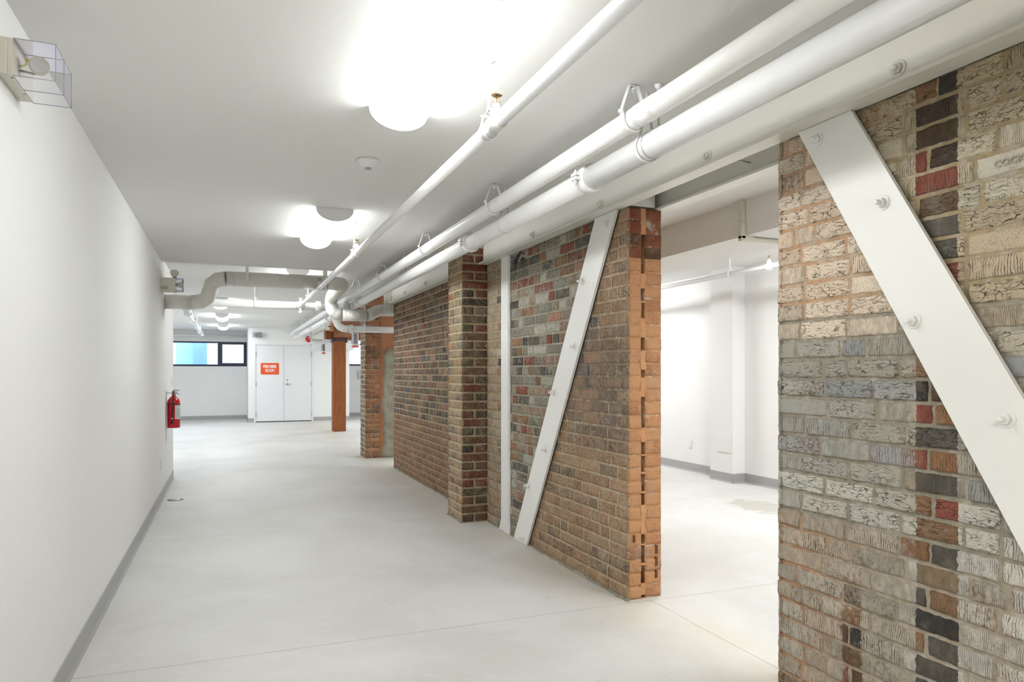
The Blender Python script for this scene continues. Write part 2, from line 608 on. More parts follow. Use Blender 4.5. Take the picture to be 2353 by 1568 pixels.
mb.box(0.475, 0.6, CL + 0.12, YF, 0, 2.5).box(2.93, 3.05, CL + 0.12, YF, 0, 2.5)
struct('wall_closet', mb, 'wall')

# baseboards: vinyl cove base with a small toe
def cove(mb, a, b, side, axis):
    """side = +1/-1 which way the base sticks out; axis 'y': runs along Y at x=a ; 'x': runs along X at y=a"""
    t = [(0, 0), (0.014, 0), (0.012, 0.006), (0.005, 0.018), (0.004, 0.108), (0.0, 0.111)]
    pts = [(a + side * p, q) for p, q in t]
    mb.prism(pts, axis, b[0], b[1])
    return mb


struct('baseboard_left', cove(MB(), XL, (YB, 9.28), 1, 'y'), 'base')
mb = cove(MB(), YF, (-3.2, 0.475), -1, 'x_')if False else MB()
def cove_x(mb, y, x0, x1, side):
    t = [(0, 0), (0.014, 0), (0.012, 0.006), (0.005, 0.018), (0.004, 0.108), (0.0, 0.111)]
    pts = [(y + side * p, q) for p, q in t]
    return mb.prism(pts, 'x', x0, x1)


struct('baseboard_back', cove_x(cove_x(MB(), YF, -3.2, 0.475, -1), YF, 3.05, 5.585, -1), 'base')
mb = cove_x(cove_x(MB(), CL, 0.475, DX0 - 0.045, -1), CL, DX1 + 0.045, 3.05, -1)
cove(mb, 0.475, (CL, YF), -1, 'y')
cove(mb, 3.05, (CL, YF), 1, 'y')
struct('baseboard_closet', mb, 'base')
mb = cove(MB(), 5.585, (YB, 6.4), -1, 'y')
cove(mb, 5.585, (6.8, YF), -1, 'y')
cove(mb, 5.41, (6.40, 6.80), -1, 'y')
cove_x(mb, 6.40, 5.41, 5.585, -1)
struct('baseboard_right', mb, 'base')

# ---------------------------------------------------------------- windows
def window(name, x0, x1, z0, z1, mull, handle):
    y = YF + 0.01
    fr = MB()
    t = 0.052
    fr.box(x0, x1, y, y + 0.08, z0, z0 + t).box(x0, x1, y, y + 0.08, z1 - t * 0.8, z1)
    fr.box(x0, x0 + t, y, y + 0.08, z0 + t, z1 - t * 0.8).box(x1 - t, x1, y, y + 0.08, z0 + t, z1 - t * 0.8)
    for m in mull:
        fr.box(m - 0.045, m + 0.045, y, y + 0.08, z0 + t, z1 - t * 0.8)
    root = fr.build(name, 'navy', None, 0.004)
    root['kind'] = 'structure'
    root['category'] = 'window'
    if handle:
        m = mull[-1]
        s = MB()
        a, b, c, d = m + 0.045, x1 - t, z0 + t, z1 - t * 0.8
        s.box(a, b, y + 0.012, y + 0.06, c, c + 0.04).box(a, b, y + 0.012, y + 0.06, d - 0.032, d)
        s.box(a, a + 0.032, y + 0.012, y + 0.06, c + 0.04, d - 0.032).box(b - 0.032, b, y + 0.012, y + 0.06, c + 0.04, d - 0.032)
        sa = s.build('sash', 'navy', root)
        MB().box((a + b) / 2 - 0.06, (a + b) / 2 + 0.06, y - 0.012, y + 0.012, c - 0.005, c + 0.014).build('window_handle', 'navy', sa)
    MB().box(x0 + t, x1 - t, y + 0.036, y + 0.042, z0 + t, z1 - t * 0.8).build('pane', 'glass', root)
    return root


window('window_1', W1[0], W1[1], W1[2], W1[3], [-1.45, -0.232], True)
window('window_2', W2[0], W2[1], W2[2], W2[3], [4.2], False)
# daylight well outside
ow = MB()
ow.box(-6, 8, YF + 2.2, YF + 2.35, 0.2, 3.4)
struct('wall_outside', ow, 'pave')
struct('ground_outside', MB().box(-6, 8, YF + 0.22, YF + 2.35, 1.0, 1.2), 'pave')
tag(MB().box(-0.95, -0.58, YF + 1.3, YF + 1.6, 1.2, 3.3).build('outside_post', 'blueout', None, 0.01),
    'blurred blue post seen outside through the left window', 'post')
tag(MB().box(-1.42, -0.95, YF + 1.5, YF + 1.6, 1.2, 3.2).build('outside_panel', 'paleblueout', None, 0.01),
    'pale blue panel outside the left window, left of the blue post', 'panel')

# ---------------------------------------------------------------- riser room door
fr = MB()
j = 0.042
yd = CL - 0.014
fr.box(DX0 - j, DX0, yd, CL + 0.12, 0, DZ + j).box(DX1, DX1 + j, yd, CL + 0.12, 0, DZ + j).box(DX0, DX1, yd, CL + 0.12, DZ, DZ + j)
door = fr.build('door_1', 'door', None, 0.003)
door['kind'] = 'structure'
door['category'] = 'door'
door['label'] = 'white double doors of the fire riser room in the far wall'
xm = 1.347
MB().box(DX0, DX1, CL + 0.06, CL + 0.1, 0.0, 0.014).build('door_threshold', 'dark', door)
la = MB().box(DX0 + 0.003, xm - 0.002, CL - 0.002, CL + 0.04, 0.022, DZ - 0.004).build('door_leaf', 'door', door, 0.002)
lb = MB().box(xm + 0.002, DX1 - 0.003, CL - 0.002, CL + 0.04, 0.022, DZ - 0.004).build('door_leaf', 'door', door, 0.002)
MB().box(xm - 0.009, xm - 0.002, CL - 0.008, CL - 0.001, 0.022, DZ - 0.01).build('astragal', 'door', la)
for zz in (0.2, 1.0, 1.78):
    MB().cyl((DX0 + 0.001, CL - 0.012, zz - 0.055), (DX0 + 0.001, CL - 0.012, zz + 0.055), 0.009, 10).build('hinge', 'grey', la)
    MB().cyl((DX1 - 0.001, CL - 0.012, zz - 0.055), (DX1 - 0.001, CL - 0.012, zz + 0.055), 0.009, 10).build('hinge', 'grey', lb)
h = MB().lathe((1.432, CL, 0.99), [(0.030, -0.002), (0.030, -0.012), (0.012, -0.018), (0.010, -0.05)], 16, 'y')
h.tube([(1.432, CL - 0.05, 0.99), (1.47, CL - 0.052, 0.992), (1.54, CL - 0.05, 0.988)], [0.011, 0.010, 0.008], 10)
h.build('door_handle', 'chrome', lb)
MB().lathe((1.432, CL, 1.10), [(0.022, -0.002), (0.022, -0.014), (0.014, -0.018)], 16, 'y').build('deadbolt', 'chrome', lb)
MB().box(xm - 0.008, xm + 0.0, CL - 0.011, CL - 0.0085, 0.97, 1.07).build('strike_plate', 'grey', la)

sg = thing('wall_sign', (1.0, CL - 0.003, 1.246), 'orange sign reading FIRE RISER ROOM on the white double doors', 'sign')
pts = []
for cx_, cz_, a0 in ((1.207, 1.526, 0), (0.795, 1.526, 90), (0.795, 1.266, 180), (1.207, 1.266, 270)):
    for q in range(5):
        a = math.radians(a0 + q * 22.5)
        pts.append((cx_ + 0.02 * math.cos(a), cz_ + 0.02 * math.sin(a)))
MB().prism(pts, 'y', CL - 0.006, CL - 0.0025).build('sign_panel', 'orange', sg)
text_mesh('FIRE RISER', 0.105, 0.0008, 'white', 'lettering', (1.001, CL - 0.0072, 1.452), FACE_CAM, sg, sx=0.70, bold=0.0035)
text_mesh('ROOM', 0.105, 0.0008, 'white', 'lettering', (1.001, CL - 0.0072, 1.346), FACE_CAM, sg, sx=0.70, bold=0.0035)
tag(MB().box(2.02, 2.075, CL - 0.018, CL - 0.0145, 2.022, 2.056).build('green_sticker', 'green'), 'small green sticker on the top right corner of the door frame', 'sticker')

# alarm bell
t = thing('alarm_bell', (1.977, CL, 2.19), 'round red fire alarm bell on the wall above the right door frame', 'alarm bell')
MB().lathe((1.977, CL, 2.187), [(0.045, -0.001), (0.045, -0.02), (0.082, -0.022), (0.082, -0.034), (0.070, -0.052), (0.035, -0.062), (0.012, -0.064)], 28, 'y').build('gong', 'red', t)
MB().lathe((1.977, CL, 2.187), [(0.014, -0.063), (0.014, -0.072), (0.008, -0.075)], 12, 'y').build('centre_screw', 'grey', t)

# emergency light over the door: two lamp cells under one clear guard
def guard_cells(root, x0, x1, y0, y1, z0, z1, axis, n=2, er=0.0016):
    """clear open box made of panes with coloured edges"""
    g = MB()
    th = 0.0015
    g.add([(x0, y0, z0), (x1, y0, z0), (x1, y1, z0), (x0, y1, z0), (x0, y0, z1), (x1, y0, z1), (x1, y1, z1), (x0, y1, z1)],
          [(0, 3, 2, 1), (4, 5, 6, 7), (0, 1, 5, 4), (3, 7, 6, 2), (1, 2, 6, 5)])
    o = g.build('clear_guard', 'clear', root)
    e = MB()
    cs = [y0 + (y1 - y0) * i / n for i in range(n + 1)] if axis == 'x' else [x0 + (x1 - x0) * i / n for i in range(n + 1)]
    for c in cs:
        if axis == 'x':
            P = [(x0, c, z0), (x1, c, z0), (x1, c, z1), (x0, c, z1)]
        else:
            P = [(c, y0, z0), (c, y1, z0), (c, y1, z1), (c, y0, z1)]
        for a, b in ((0, 1), (1, 2), (2, 3)) if axis == 'x' else ((0, 1), (1, 2), (2, 3), (3, 0)):
            e.cyl(P[a], P[b], er, 6)
    for zz in (z0, z1):
        for d in (0, 1):
            if axis == 'x':
                e.cyl(((x0, x1)[d], y0, zz), ((x0, x1)[d], y1, zz), er, 6)
            else:
                e.cyl((x0, (y0, y1)[d], zz), (x1, (y0, y1)[d], zz), er, 6)
    e.build('guard_edge', 'edge', o)
    return o


t = thing('emergency_light', (0.69, CL, 2.21), 'small twin-head emergency light above the left end of the double doors', 'emergency light')
MB().box(0.576, 0.805, CL - 0.03, CL - 0.001, 2.212, 2.33).build('housing', 'whiteplastic', t, 0.003)
for cx_ in (0.635, 0.747):
    MB().lathe((cx_, CL, 2.27), [(0.03, -0.031), (0.045, -0.07), (0.045, -0.08), (0.035, -0.084)], 18, 'y').build('lamp_head', 'grey', t)
guard_cells(t, 0.574, 0.807, CL - 0.12, CL - 0.03, 2.208, 2.333, 'z', 2, 0.003)

t = thing('light_switch', (2.533, CL, 1.09), 'white light switch plate on the far wall right of the double doors', 'light switch')
MB().box(2.497, 2.567, CL - 0.006, CL - 0.0005, 1.103, 1.223).build('switch_plate', 'whiteplastic', t, 0.002)
MB().box(2.52, 2.544, CL - 0.011, CL - 0.006, 1.14, 1.186).build('rocker', 'whiteplastic', t, 0.001)
# ---------------------------------------------------------------- brick generator
def vnoise(p, s, seed=0):
    q = np.asarray(p) * s
    i = np.floor(q).astype(np.int64)
    f = q - i
    f = f * f * (3 - 2 * f)
    def hsh(ix, iy, iz):
        n = (ix * 374761393 + iy * 668265263 + iz * 2147483647 + seed * 974634777) & 0x7fffffff
        n = ((n ^ (n >> 13)) * 1274126177) & 0x7fffffff
        return ((n ^ (n >> 16)) & 0xffff) / 65535.0
    r = 0
    for dx in (0, 1):
        for dy in (0, 1):
            for dz in (0, 1):
                wgt = (f[:, 0] if dx else 1 - f[:, 0]) * (f[:, 1] if dy else 1 - f[:, 1]) * (f[:, 2] if dz else 1 - f[:, 2])
                r = r + wgt * hsh(i[:, 0] + dx, i[:, 1] + dy, i[:, 2] + dz)
    return r


class BrickMesh:
    def __init__(self):
        self.V, self.F, self.MI, self.B, self.W, self.P = [], [], [], [], [], []
        self.n = 0

    def grid(self, P3, nu, nz, mi, b, w_, p, flip=False):
        """P3 (nu*nz,3) array row major in u"""
        o = self.n
        self.V.append(P3)
        m = len(P3)
        self.n += m
        iu, iz = np.meshgrid(np.arange(nu - 1), np.arange(nz - 1), indexing='ij')
        a = (iu * nz + iz).ravel() + o
        q = np.stack([a, a + 1, a + nz + 1, a + nz], 1)
        if flip:
            q = q[:, ::-1]
        self.F.append(q)
        self.MI.append(np.full(len(q), mi))
        for L, c in ((self.B, b), (self.W, w_), (self.P, p)):
            c = np.asarray(c, dtype=float)
            if c.ndim == 1:
                c = np.tile(c, (m, 1))
            L.append(c)

    def box(self, x0, x1, y0, y1, z0, z1, col):
        v = np.array([(x, y, z) for x in (x0, x1) for y in (y0, y1) for z in (z0, z1)], float)
        f = np.array([(0, 1, 3, 2), (4, 6, 7, 5), (0, 4, 5, 1), (2, 3, 7, 6), (0, 2, 6, 4), (1, 5, 7, 3)]) + self.n
        self.V.append(v)
        self.n += 8
        self.F.append(f)
        self.MI.append(np.full(6, 1))
        self.B.append(np.tile(col, (8, 1)))
        self.W.append(np.tile(col, (8, 1)))
        self.P.append(np.tile((0.5, 0, 0), (8, 1)))

    def face(self, axis, plane, out, u0, u1, z0, z1, layout, style, ch, nu=8, nz=4, rough=0.003, seed=1, e=0.004, mcolf=None, skip=None, rec=0.014, md=0.0062, mn=1.0):
        """axis 'x': face lies in YZ at x=plane (out=-1 looks to -X); axis 'y': face in XZ at y=plane"""
        def pt(u, z, d):
            if axis == 'x':
                return np.stack([plane + out * d, u, z], 1)
            return np.stack([u, plane + out * d, z], 1)
        flip = (axis == 'x') == (out < 0)
        # mortar bed
        n1 = max(2, int((u1 - u0) / 0.02))
        n2 = max(2, int((z1 - z0) / 0.02))
        uu, zz = np.meshgrid(np.linspace(u0, u1, n1), np.linspace(z0, z1, n2), indexing='ij')
        uu, zz = uu.ravel(), zz.ravel()
        q = pt(uu, zz, np.zeros_like(uu))
        d = -md + mn * (0.0042 * (vnoise(q, 30, seed) - 0.5) + 0.0018 * (vnoise(q, 6, seed + 3) - 0.5))
        mc = np.array([mcolf(a, b) for a, b in zip(uu, zz)])
        self.grid(pt(uu, zz, d), n1, n2, 1, mc, mc, (0.5, 0, 0), flip)
        nb = 0
        for ci in range(int(math.ceil((z1 - z0) / ch - 1e-6))):
            za = z0 + ci * ch + 0.0042
            zb = min(z0 + (ci + 1) * ch - 0.0042, z1)
            if zb - za < 0.012:
                continue
            for (a, b) in layout(ci):
                a_, b_ = max(a, u0), min(b, u1)
                if u1 - b_ < 0.045:
                    b_ = u1
                if a_ - u0 < 0.045 and a_ > u0 + 0.003:
                    a_ = u0
                if b_ - a_ < 0.046:
                    continue
                uc, zc = (a_ + b_) / 2, (za + zb) / 2
                if skip and skip(uc, zc):
                    continue
                bc, wc, prm = style(uc, zc, b_ - a_)
                nn = max(4, int(nu * (b_ - a_) / 0.2))
                ju = rng.uniform(-0.0015, 0.0015, 2)
                jz = rng.uniform(-0.0018, 0.0018, 2)
                us = np.concatenate([[a_], np.linspace(a_ + e, b_ - e, nn), [b_]])
                us = us + np.linspace(ju[0], ju[1], len(us))
                zs = np.concatenate([[za], np.linspace(za + e, zb - e, nz), [zb]]) + np.linspace(jz[0], jz[1], nz + 2)
                U, Z = np.meshgrid(us, zs, indexing='ij')
                edge = np.zeros(U.shape, bool)
                edge[0, :] = edge[-1, :] = True
                edge[:, 0] = edge[:, -1] = True
                U, Z, edge = U.ravel(), Z.ravel(), edge.ravel()
                q = pt(U, Z, np.zeros_like(U))
                pr_ = rng.uniform(-0.0025, 0.002) * mn
                tilt = rng.uniform(-0.012, 0.012)
                amp = rough * (1.0 if prm[0] > 0.75 else 0.45)
                d = pr_ + tilt * (U - uc) + amp * 2 * (vnoise(q, 38, seed) - 0.5) + amp * (vnoise(q, 95, seed + 5) - 0.5)
                off = rough * 1.2 * (vnoise(q, 60, seed + 9) - 0.5)
                d = np.where(edge, -rec, d)
                U = U + off
                Z = Z + rough * 1.0 * (vnoise(q, 55, seed + 12) - 0.5)
                self.grid(pt(U, Z, d), nn + 2, nz + 2, 0, bc, wc, prm, flip)
                nb += 1
        return nb

    def build(self, name, mats, parent=None):
        V = np.concatenate(self.V)
        F = np.concatenate(self.F)
        if parent:
            V = V - np.array(ORG.get(parent.name, Vector((0, 0, 0))))
        me = bpy.data.meshes.new(name)
        me.vertices.add(len(V))
        me.vertices.foreach_set('co', V.ravel())
        me.loops.add(F.size)
        me.loops.foreach_set('vertex_index', F.ravel().astype(np.int32))
        me.polygons.add(len(F))
        me.polygons.foreach_set('loop_start', np.arange(0, F.size, 4, dtype=np.int32))
        me.polygons.foreach_set('material_index', np.concatenate(self.MI).astype(np.int32))
        for m_ in mats:
            me.materials.append(M[m_])
        me.update(calc_edges=True)
        me.validate()
        for nm, arr in (('bcol', self.B), ('wcol', self.W), ('prm', self.P)):
            A = np.concatenate(arr)
            A = np.concatenate([A[:, :3], np.ones((len(A), 1))], 1)
            at = me.attributes.new(nm, 'FLOAT_COLOR', 'POINT')
            at.data.foreach_set('color', A.ravel())
        me.polygons.foreach_set('use_smooth', [True] * len(F))
        o = bpy.data.objects.new(name, me)
        C.objects.link(o)
        if parent:
            o.parent = parent
        return o


def L3(r, g, b):
    return np.array(srgb(r, g, b)[:3])


def lerp(a, b, t):
    t = max(0.0, min(1.0, t))
    return a * (1 - t) + b * t


RED, DRED = L3(144, 84, 70), L3(120, 72, 60)
ORG_, BRN, DBRN = L3(158, 118, 86), L3(144, 112, 84), L3(108, 88, 70)
CHA, BLK, GRY = L3(98, 94, 86), L3(68, 65, 62), L3(142, 138, 126)
TAN, PINK, BLU = L3(172, 146, 114), L3(172, 130, 104), L3(84, 90, 104)
PALE = L3(188, 184, 172)


def bond(u0, u1, seed, hp=0.18, header_every=6, L=0.203, Hh=0.097, jt=0.010):
    cache = {}
    def f(ci):
        if ci in cache:
            return cache[ci]
        r = random.Random(seed * 1000 + ci)
        u = u0 - (0.0 if ci % 2 == 0 else 0.1065) + r.uniform(-0.012, 0.012)
        if ci % 2 == 0 and r.random() < 0.3:
            u -= r.uniform(0, 0.09)
        out = []
        allh = header_every and ci % header_every == header_every - 1
        while u < u1:
            ln = Hh if (allh or r.random() < hp) else L
            ln *= r.uniform(0.97, 1.03)
            out.append((u, u + ln))
            u += ln + jt * r.uniform(0.8, 1.25)
        cache[ci] = out
        return out
    return f


def pick(r, table):
    s = sum(w_ for w_, _ in table)
    q = r.random() * s
    for w_, c in table:
        q -= w_
        if q <= 0:
            return c
    return table[-1][1]


sr = random.Random(5)
CH = 0.0741

# --- near wall: whitewashed, with one strip left bare
def style_near(u, z, ln):
    strip = 1.40 < u < 1.60
    bc = pick(sr, [(3, DBRN), (3, BRN), (2.4, BLK), (2, RED), (1.8, ORG_), (2, CHA), (0.8, L3(120, 92, 66))])
    if strip and z < 0.55:
        bc = pick(sr, [(3, BLK), (1.5, RED), (2, CHA), (0.5, ORG_)])
    if strip and z > 1.9:
        bc = pick(sr, [(4, L3(78, 66, 56)), (1, RED), (2, L3(92, 76, 60))])
    if strip and 0.55 <= z < 1.1:
        bc = pick(sr, [(3, L3(150, 112, 80)), (2, L3(138, 108, 80)), (1.6, CHA), (1.0, RED), (1.5, L3(150, 130, 104))])
    if strip and 1.86 < z < 1.92:
        bc = RED
    wash, dark = 0.62, 0.6
    wc = L3(196, 190, 176)
    if z > 1.75:
        wc = lerp(L3(196, 188, 168), L3(168, 154, 128), (z - 1.95) / 0.25)
        wash = 0.72
        if u > 1.85:
            wc = L3(214, 200, 182)
    elif z > 1.42:
        wc = L3(222, 206, 186) if u > 1.7 else L3(184, 170, 148)
        wash = 0.70
    elif z > 0.92:
        wc = lerp(L3(168, 166, 158), L3(186, 178, 160), (1.9 - u) / 0.7)
        if sr.random() < 0.12:
            wc = L3(156, 158, 158)
        wash = 0.74
    elif z > 0.72:
        wc = L3(196, 194, 184)
        wash = 0.76
    else:
        wc = L3(186, 178, 164) if u > 1.55 else L3(198, 194, 184)
        wash = 0.58 if u > 1.55 else 0.66
    if sr.random() < 0.10:
        wash -= 0.22
    if sr.random() < 0.13:
        wash += 0.15
    wc = lerp(wc, mort_near(u, z), sr.uniform(0.0, 0.4)) * sr.uniform(0.94, 1.2)
    ty = 0.0 if sr.random() < (0.30 if z > 0.75 else 0.93) else (1.0 if sr.random() < 0.86 else 0.5)
    if strip and 1.86 < z < 1.92:
        ty = 0.0
    if 1.2 < u < 1.37 and 1.86 < z < 1.92:
        ty, wash, wc = 0.5, 0.95, L3(206, 200, 184)
    return bc, wc, (ty, wash + 0.14, sr.uniform(0.1, 1.0))


def mort_near(u, z):
    c = L3(178, 168, 150)
    if z > 1.5:
        c = lerp(L3(196, 158, 124), L3(172, 154, 122), (1.95 - u) / 0.35)
    elif z > 0.72:
        c = L3(158, 150, 134)
    else:
        c = lerp(L3(172, 160, 142), L3(186, 140, 104), (u - 1.7) / 0.5)
    return c


bm = BrickMesh()
bm.box(2.085, 2.296, YB, 2.158, 0, 2.215, L3(170, 150, 120))
lay0 = bond(0.35, 2.18, 3, hp=0.2, header_every=0)
def lay(ci):
    if ci == 25:
        return [(0.35, 0.525), (0.535, 0.738), (0.748, 0.951), (0.961, 1.162), (1.172, 1.373), (1.384, 1.590), (1.600, 1.803), (1.813, 2.016), (2.026, 2.18)]
    return lay0(ci)
bm.face('x', 2.07, -1, 0.35, 2.18, 0, 2.215, lay, style_near, CH, nu=30, nz=10, rough=0.0042, seed=4, mcolf=mort_near)
bm.face('x', 2.07, -1, YB, 0.35, 0, 2.215, bond(YB, 0.345, 9), style_near, CH, nu=6, nz=3, rough=0.003, seed=4, mcolf=mort_near)
bm.face('y', 2.17, 1, 2.07, 2.30, 0, 2.215, bond(2.07, 2.30, 8, hp=1.0), style_near, CH, nu=10, nz=4, rough=0.003, seed=8, mcolf=mort_near)
near = bm.build('wall_right', ['brick_near', 'mortar'])
near['kind'] = 'structure'
near['category'] = 'wall'
near['label'] = 'near whitewashed brick wall with a bare upright strip, right edge of the photo'

# --- mid wall
def style_mid(u, z, ln):
    ty = 0.0 if sr.random() < 0.62 else 1.0
    wash, wc = 0.05, L3(182, 158, 134)
    lim = 3.48 + 0.62 * (2.2 - z)          # left of the slanted brace line
    if u < lim + 0.15 * sr.random() or z < 0.55 and u < 4.5:
        # nearest panel: brown-tan, dust
        bc = pick(sr, [(3, BRN), (2.2, PINK), (2.2, TAN), (1.6, CHA), (1.0, DBRN), (0.5, ORG_)])
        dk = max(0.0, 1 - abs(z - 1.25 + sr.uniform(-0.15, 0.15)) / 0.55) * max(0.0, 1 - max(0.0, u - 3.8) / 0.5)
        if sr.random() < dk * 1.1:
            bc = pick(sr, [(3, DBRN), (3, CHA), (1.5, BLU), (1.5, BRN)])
        bc = lerp(bc, L3(158, 126, 102), 0.3)
        wash = 0.22
    elif u < 5.3:
        bc = pick(sr, [(1.8, RED), (2.2, GRY), (1.8, CHA), (1.6, ORG_), (1.6, PALE), (1.2, BRN), (1.2, PINK), (0.8, BLK)])
        wash = 0.25 if sr.random() < 0.45 else 0.05
        wc = L3(190, 184, 170)
    elif u < 6.1:
        bc = pick(sr, [(2, PINK), (2, PALE), (1, CHA), (1, ORG_), (0.6, RED)])
        wash, wc = 0.4, L3(196, 180, 156)
    else:
        bc = pick(sr, [(3, DBRN), (3, CHA), (2.3, BRN), (1.6, DRED), (1.2, PINK), (0.9, BLK), (0.5, BLU)])
        if z < 0.75:
            bc = lerp(bc, L3(160, 118, 84), 0.55)
        if z > 1.5 and u > 7.5:
            bc = lerp(bc, DRED, 0.35)
        wash = 0.12
    if 3.66 < u < 3.95 and 1.25 < z < 1.78 and sr.random() < 0.6:
        bc, wash = L3(70, 78, 102), 0.25
    return bc * sr.uniform(0.98, 1.34), lerp(wc, mort_mid(u, z), 0.5), (ty, wash + 0.26, sr.uniform(0.0, 0.6))


def mort_mid(u, z):
    if u < 3.48 + 0.62 * (2.2 - z):
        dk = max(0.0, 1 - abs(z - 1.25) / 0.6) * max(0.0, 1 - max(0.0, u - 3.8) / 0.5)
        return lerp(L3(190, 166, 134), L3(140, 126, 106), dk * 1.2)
    if u < 5.3:
        return L3(166, 160, 140)
    return lerp(L3(178, 160, 130), L3(170, 142, 108), (0.8 - z) / 0.5)


bm = BrickMesh()
bm.box(2.085, 2.165, 3.342, 9.22, 0, 2.215, L3(170, 120, 80))
bm.box(2.195, 2.296, 3.342, 9.22, 0, 2.215, L3(170, 120, 80))
bm.box(2.165, 2.195, 3.375, 9.22, 0, 2.215, L3(60, 36, 24))
def skipbag(u, z):
    return 4.77 < u < 5.04 and z > 2.13
bm.face('x', 2.07, -1, 3.32, 5.585, 0, 2.215, bond(3.325, 5.585, 21, hp=0.22, header_every=6), style_mid, CH, nu=12, nz=5, rough=0.0026, seed=14, md=0.0034, mn=0.6, mcolf=mort_mid, skip=skipbag)
bm.face('x', 2.07, -1, 5.585, 9.23, 0, 2.215, bond(5.585, 9.23, 22, hp=0.22, header_every=6), style_mid, CH, nu=8, nz=4, rough=0.0016, seed=15, md=0.0020, mn=0.35, mcolf=mort_mid)
# cut end of the wall, two half-brick leaves with the open joint between them
def style_end(u, z, ln):
    bc = pick(sr, [(4, L3(176, 120, 86)), (3, L3(170, 116, 82)), (2, L3(158, 102, 76)), (0.8, L3(136, 98, 76))])
    if z > 1.95:
        bc = pick(sr, [(2, L3(122, 66, 44)), (2, L3(148, 84, 52)), (1, L3(90, 62, 46))])
    return bc * sr.uniform(0.93, 1.07), L3(186, 138, 98), (0.5, sr.uniform(0.45, 0.85) if z < 1.9 else 0.2, 0.1)


def mort_end(u, z):
    return L3(186, 138, 96) if z < 1.95 else L3(134, 90, 62)


bm.face('y', 3.325, -1, 2.07, 2.166, 0, 2.215, lambda ci: [(2.0715, 2.161 + sr.uniform(-0.007, 0.006))], style_end, CH, nu=14, nz=5, rough=0.0032, seed=31, mcolf=mort_end, rec=0.0065)
bm.face('y', 3.325, -1, 2.190, 2.30, 0, 2.215, lambda ci: [(2.193 + sr.uniform(-0.006, 0.006), 2.30)], style_end, CH, nu=14, nz=5, rough=0.0036, seed=33, mcolf=mort_end, rec=0.0065,
        skip=lambda u, z: 2.10 < z < 2.16)
mid = bm.build('wall_right', ['brick', 'mortar'])
mid['kind'] = 'structure'
mid['category'] = 'wall'
mid['label'] = 'long brick wall beyond the opening, with the white slanted brace on it'
# mortar bridging the joint wherever it is closed
br = MB()
gaps = [(535, 627), (661, 690), (694, 730), (775, 805), (850, 868), (913, 985), (1018, 1047), (1050, 1088), (1092, 1133), (1137, 1165), (1232, 1255), (1258, 1300), (1304, 1347), (1374, 1381)]
solid = []
zt = 2.215
for a, b in gaps:
    za, zb = 1.28 + (858 - a) / 409.3, 1.28 + (858 - b) / 409.3
    if zt - za > 0.004:
        solid.append((za, zt))
    zt = zb
solid.append((0.0, zt))
for za, zb in solid:
    n = max(2, int((zb - za) / 0.012))
    vs_, fs = [], []
    for i in range(n + 1):
        zz = za + (zb - za) * i / n
        jj = 0.0015 * math.sin(zz * 170) + 0.0012 * math.sin(zz * 67)
        yv = 3.3255 + 0.003 * math.sin(zz * 61)
        for xx, yy in ((2.155, 3.345), (2.160, yv), (2.170, yv - 0.001), (2.183, yv + 0.001), (2.196, yv), (2.203, 3.345)):
            vs_.append((xx + (jj if 2.157 < xx < 2.2 else 0), yy, zz))
    for i in range(n):
        for q in range(5):
            fs.append((i * 6 + q, i * 6 + q + 1, (i + 1) * 6 + q + 1, (i + 1) * 6 + q))
    fs.append((0, 1, 2, 3, 4, 5))
    fs.append(tuple((n * 6 + q) for q in range(5, -1, -1)))
    br.add(vs_, fs, False)
br.build('mortar_bridge', 'orangemortar', mid)
cores = MB()
for (x0, x1, a, b) in ((2.258, 2.272, 1260, 1281), (2.257, 2.271, 1288, 1310), (2.256, 2.270, 1318, 1338), (2.110, 2.122, 1232, 1249)):
    cores.prism([(x0, 1.28 + (858 - b) / 409.3), (x1, 1.28 + (858 - b) / 409.3 + 0.004), (x1 - 0.001, 1.28 + (858 - a) / 409.3 - 0.004), (x0 + 0.002, 1.28 + (858 - a) / 409.3)], 'y', 3.3195, 3.33)
cores.build('core_hole', 'cored', mid)

# --- pilaster on the mid wall
def style_pil(u, z, ln):
    if u < 2.3:      # camera face: its shade painted in as darker brick
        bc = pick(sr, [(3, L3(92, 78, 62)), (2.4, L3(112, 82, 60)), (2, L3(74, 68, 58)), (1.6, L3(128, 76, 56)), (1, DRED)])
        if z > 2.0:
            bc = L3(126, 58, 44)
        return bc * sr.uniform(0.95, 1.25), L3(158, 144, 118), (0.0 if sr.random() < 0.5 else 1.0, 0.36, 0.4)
    bc = pick(sr, [(3, L3(170, 146, 114)), (2, L3(126, 118, 104)), (2, PINK), (1.4, L3(186, 120, 76)), (1.0, RED), (1.3, CHA)])  # corridor face: lamplight painted in as paler brick
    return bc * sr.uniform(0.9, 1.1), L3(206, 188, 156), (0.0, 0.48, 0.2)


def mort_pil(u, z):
    return L3(168, 152, 122) if u < 2.3 else L3(206, 188, 152)  # mortar tones carry the same painted shade and light


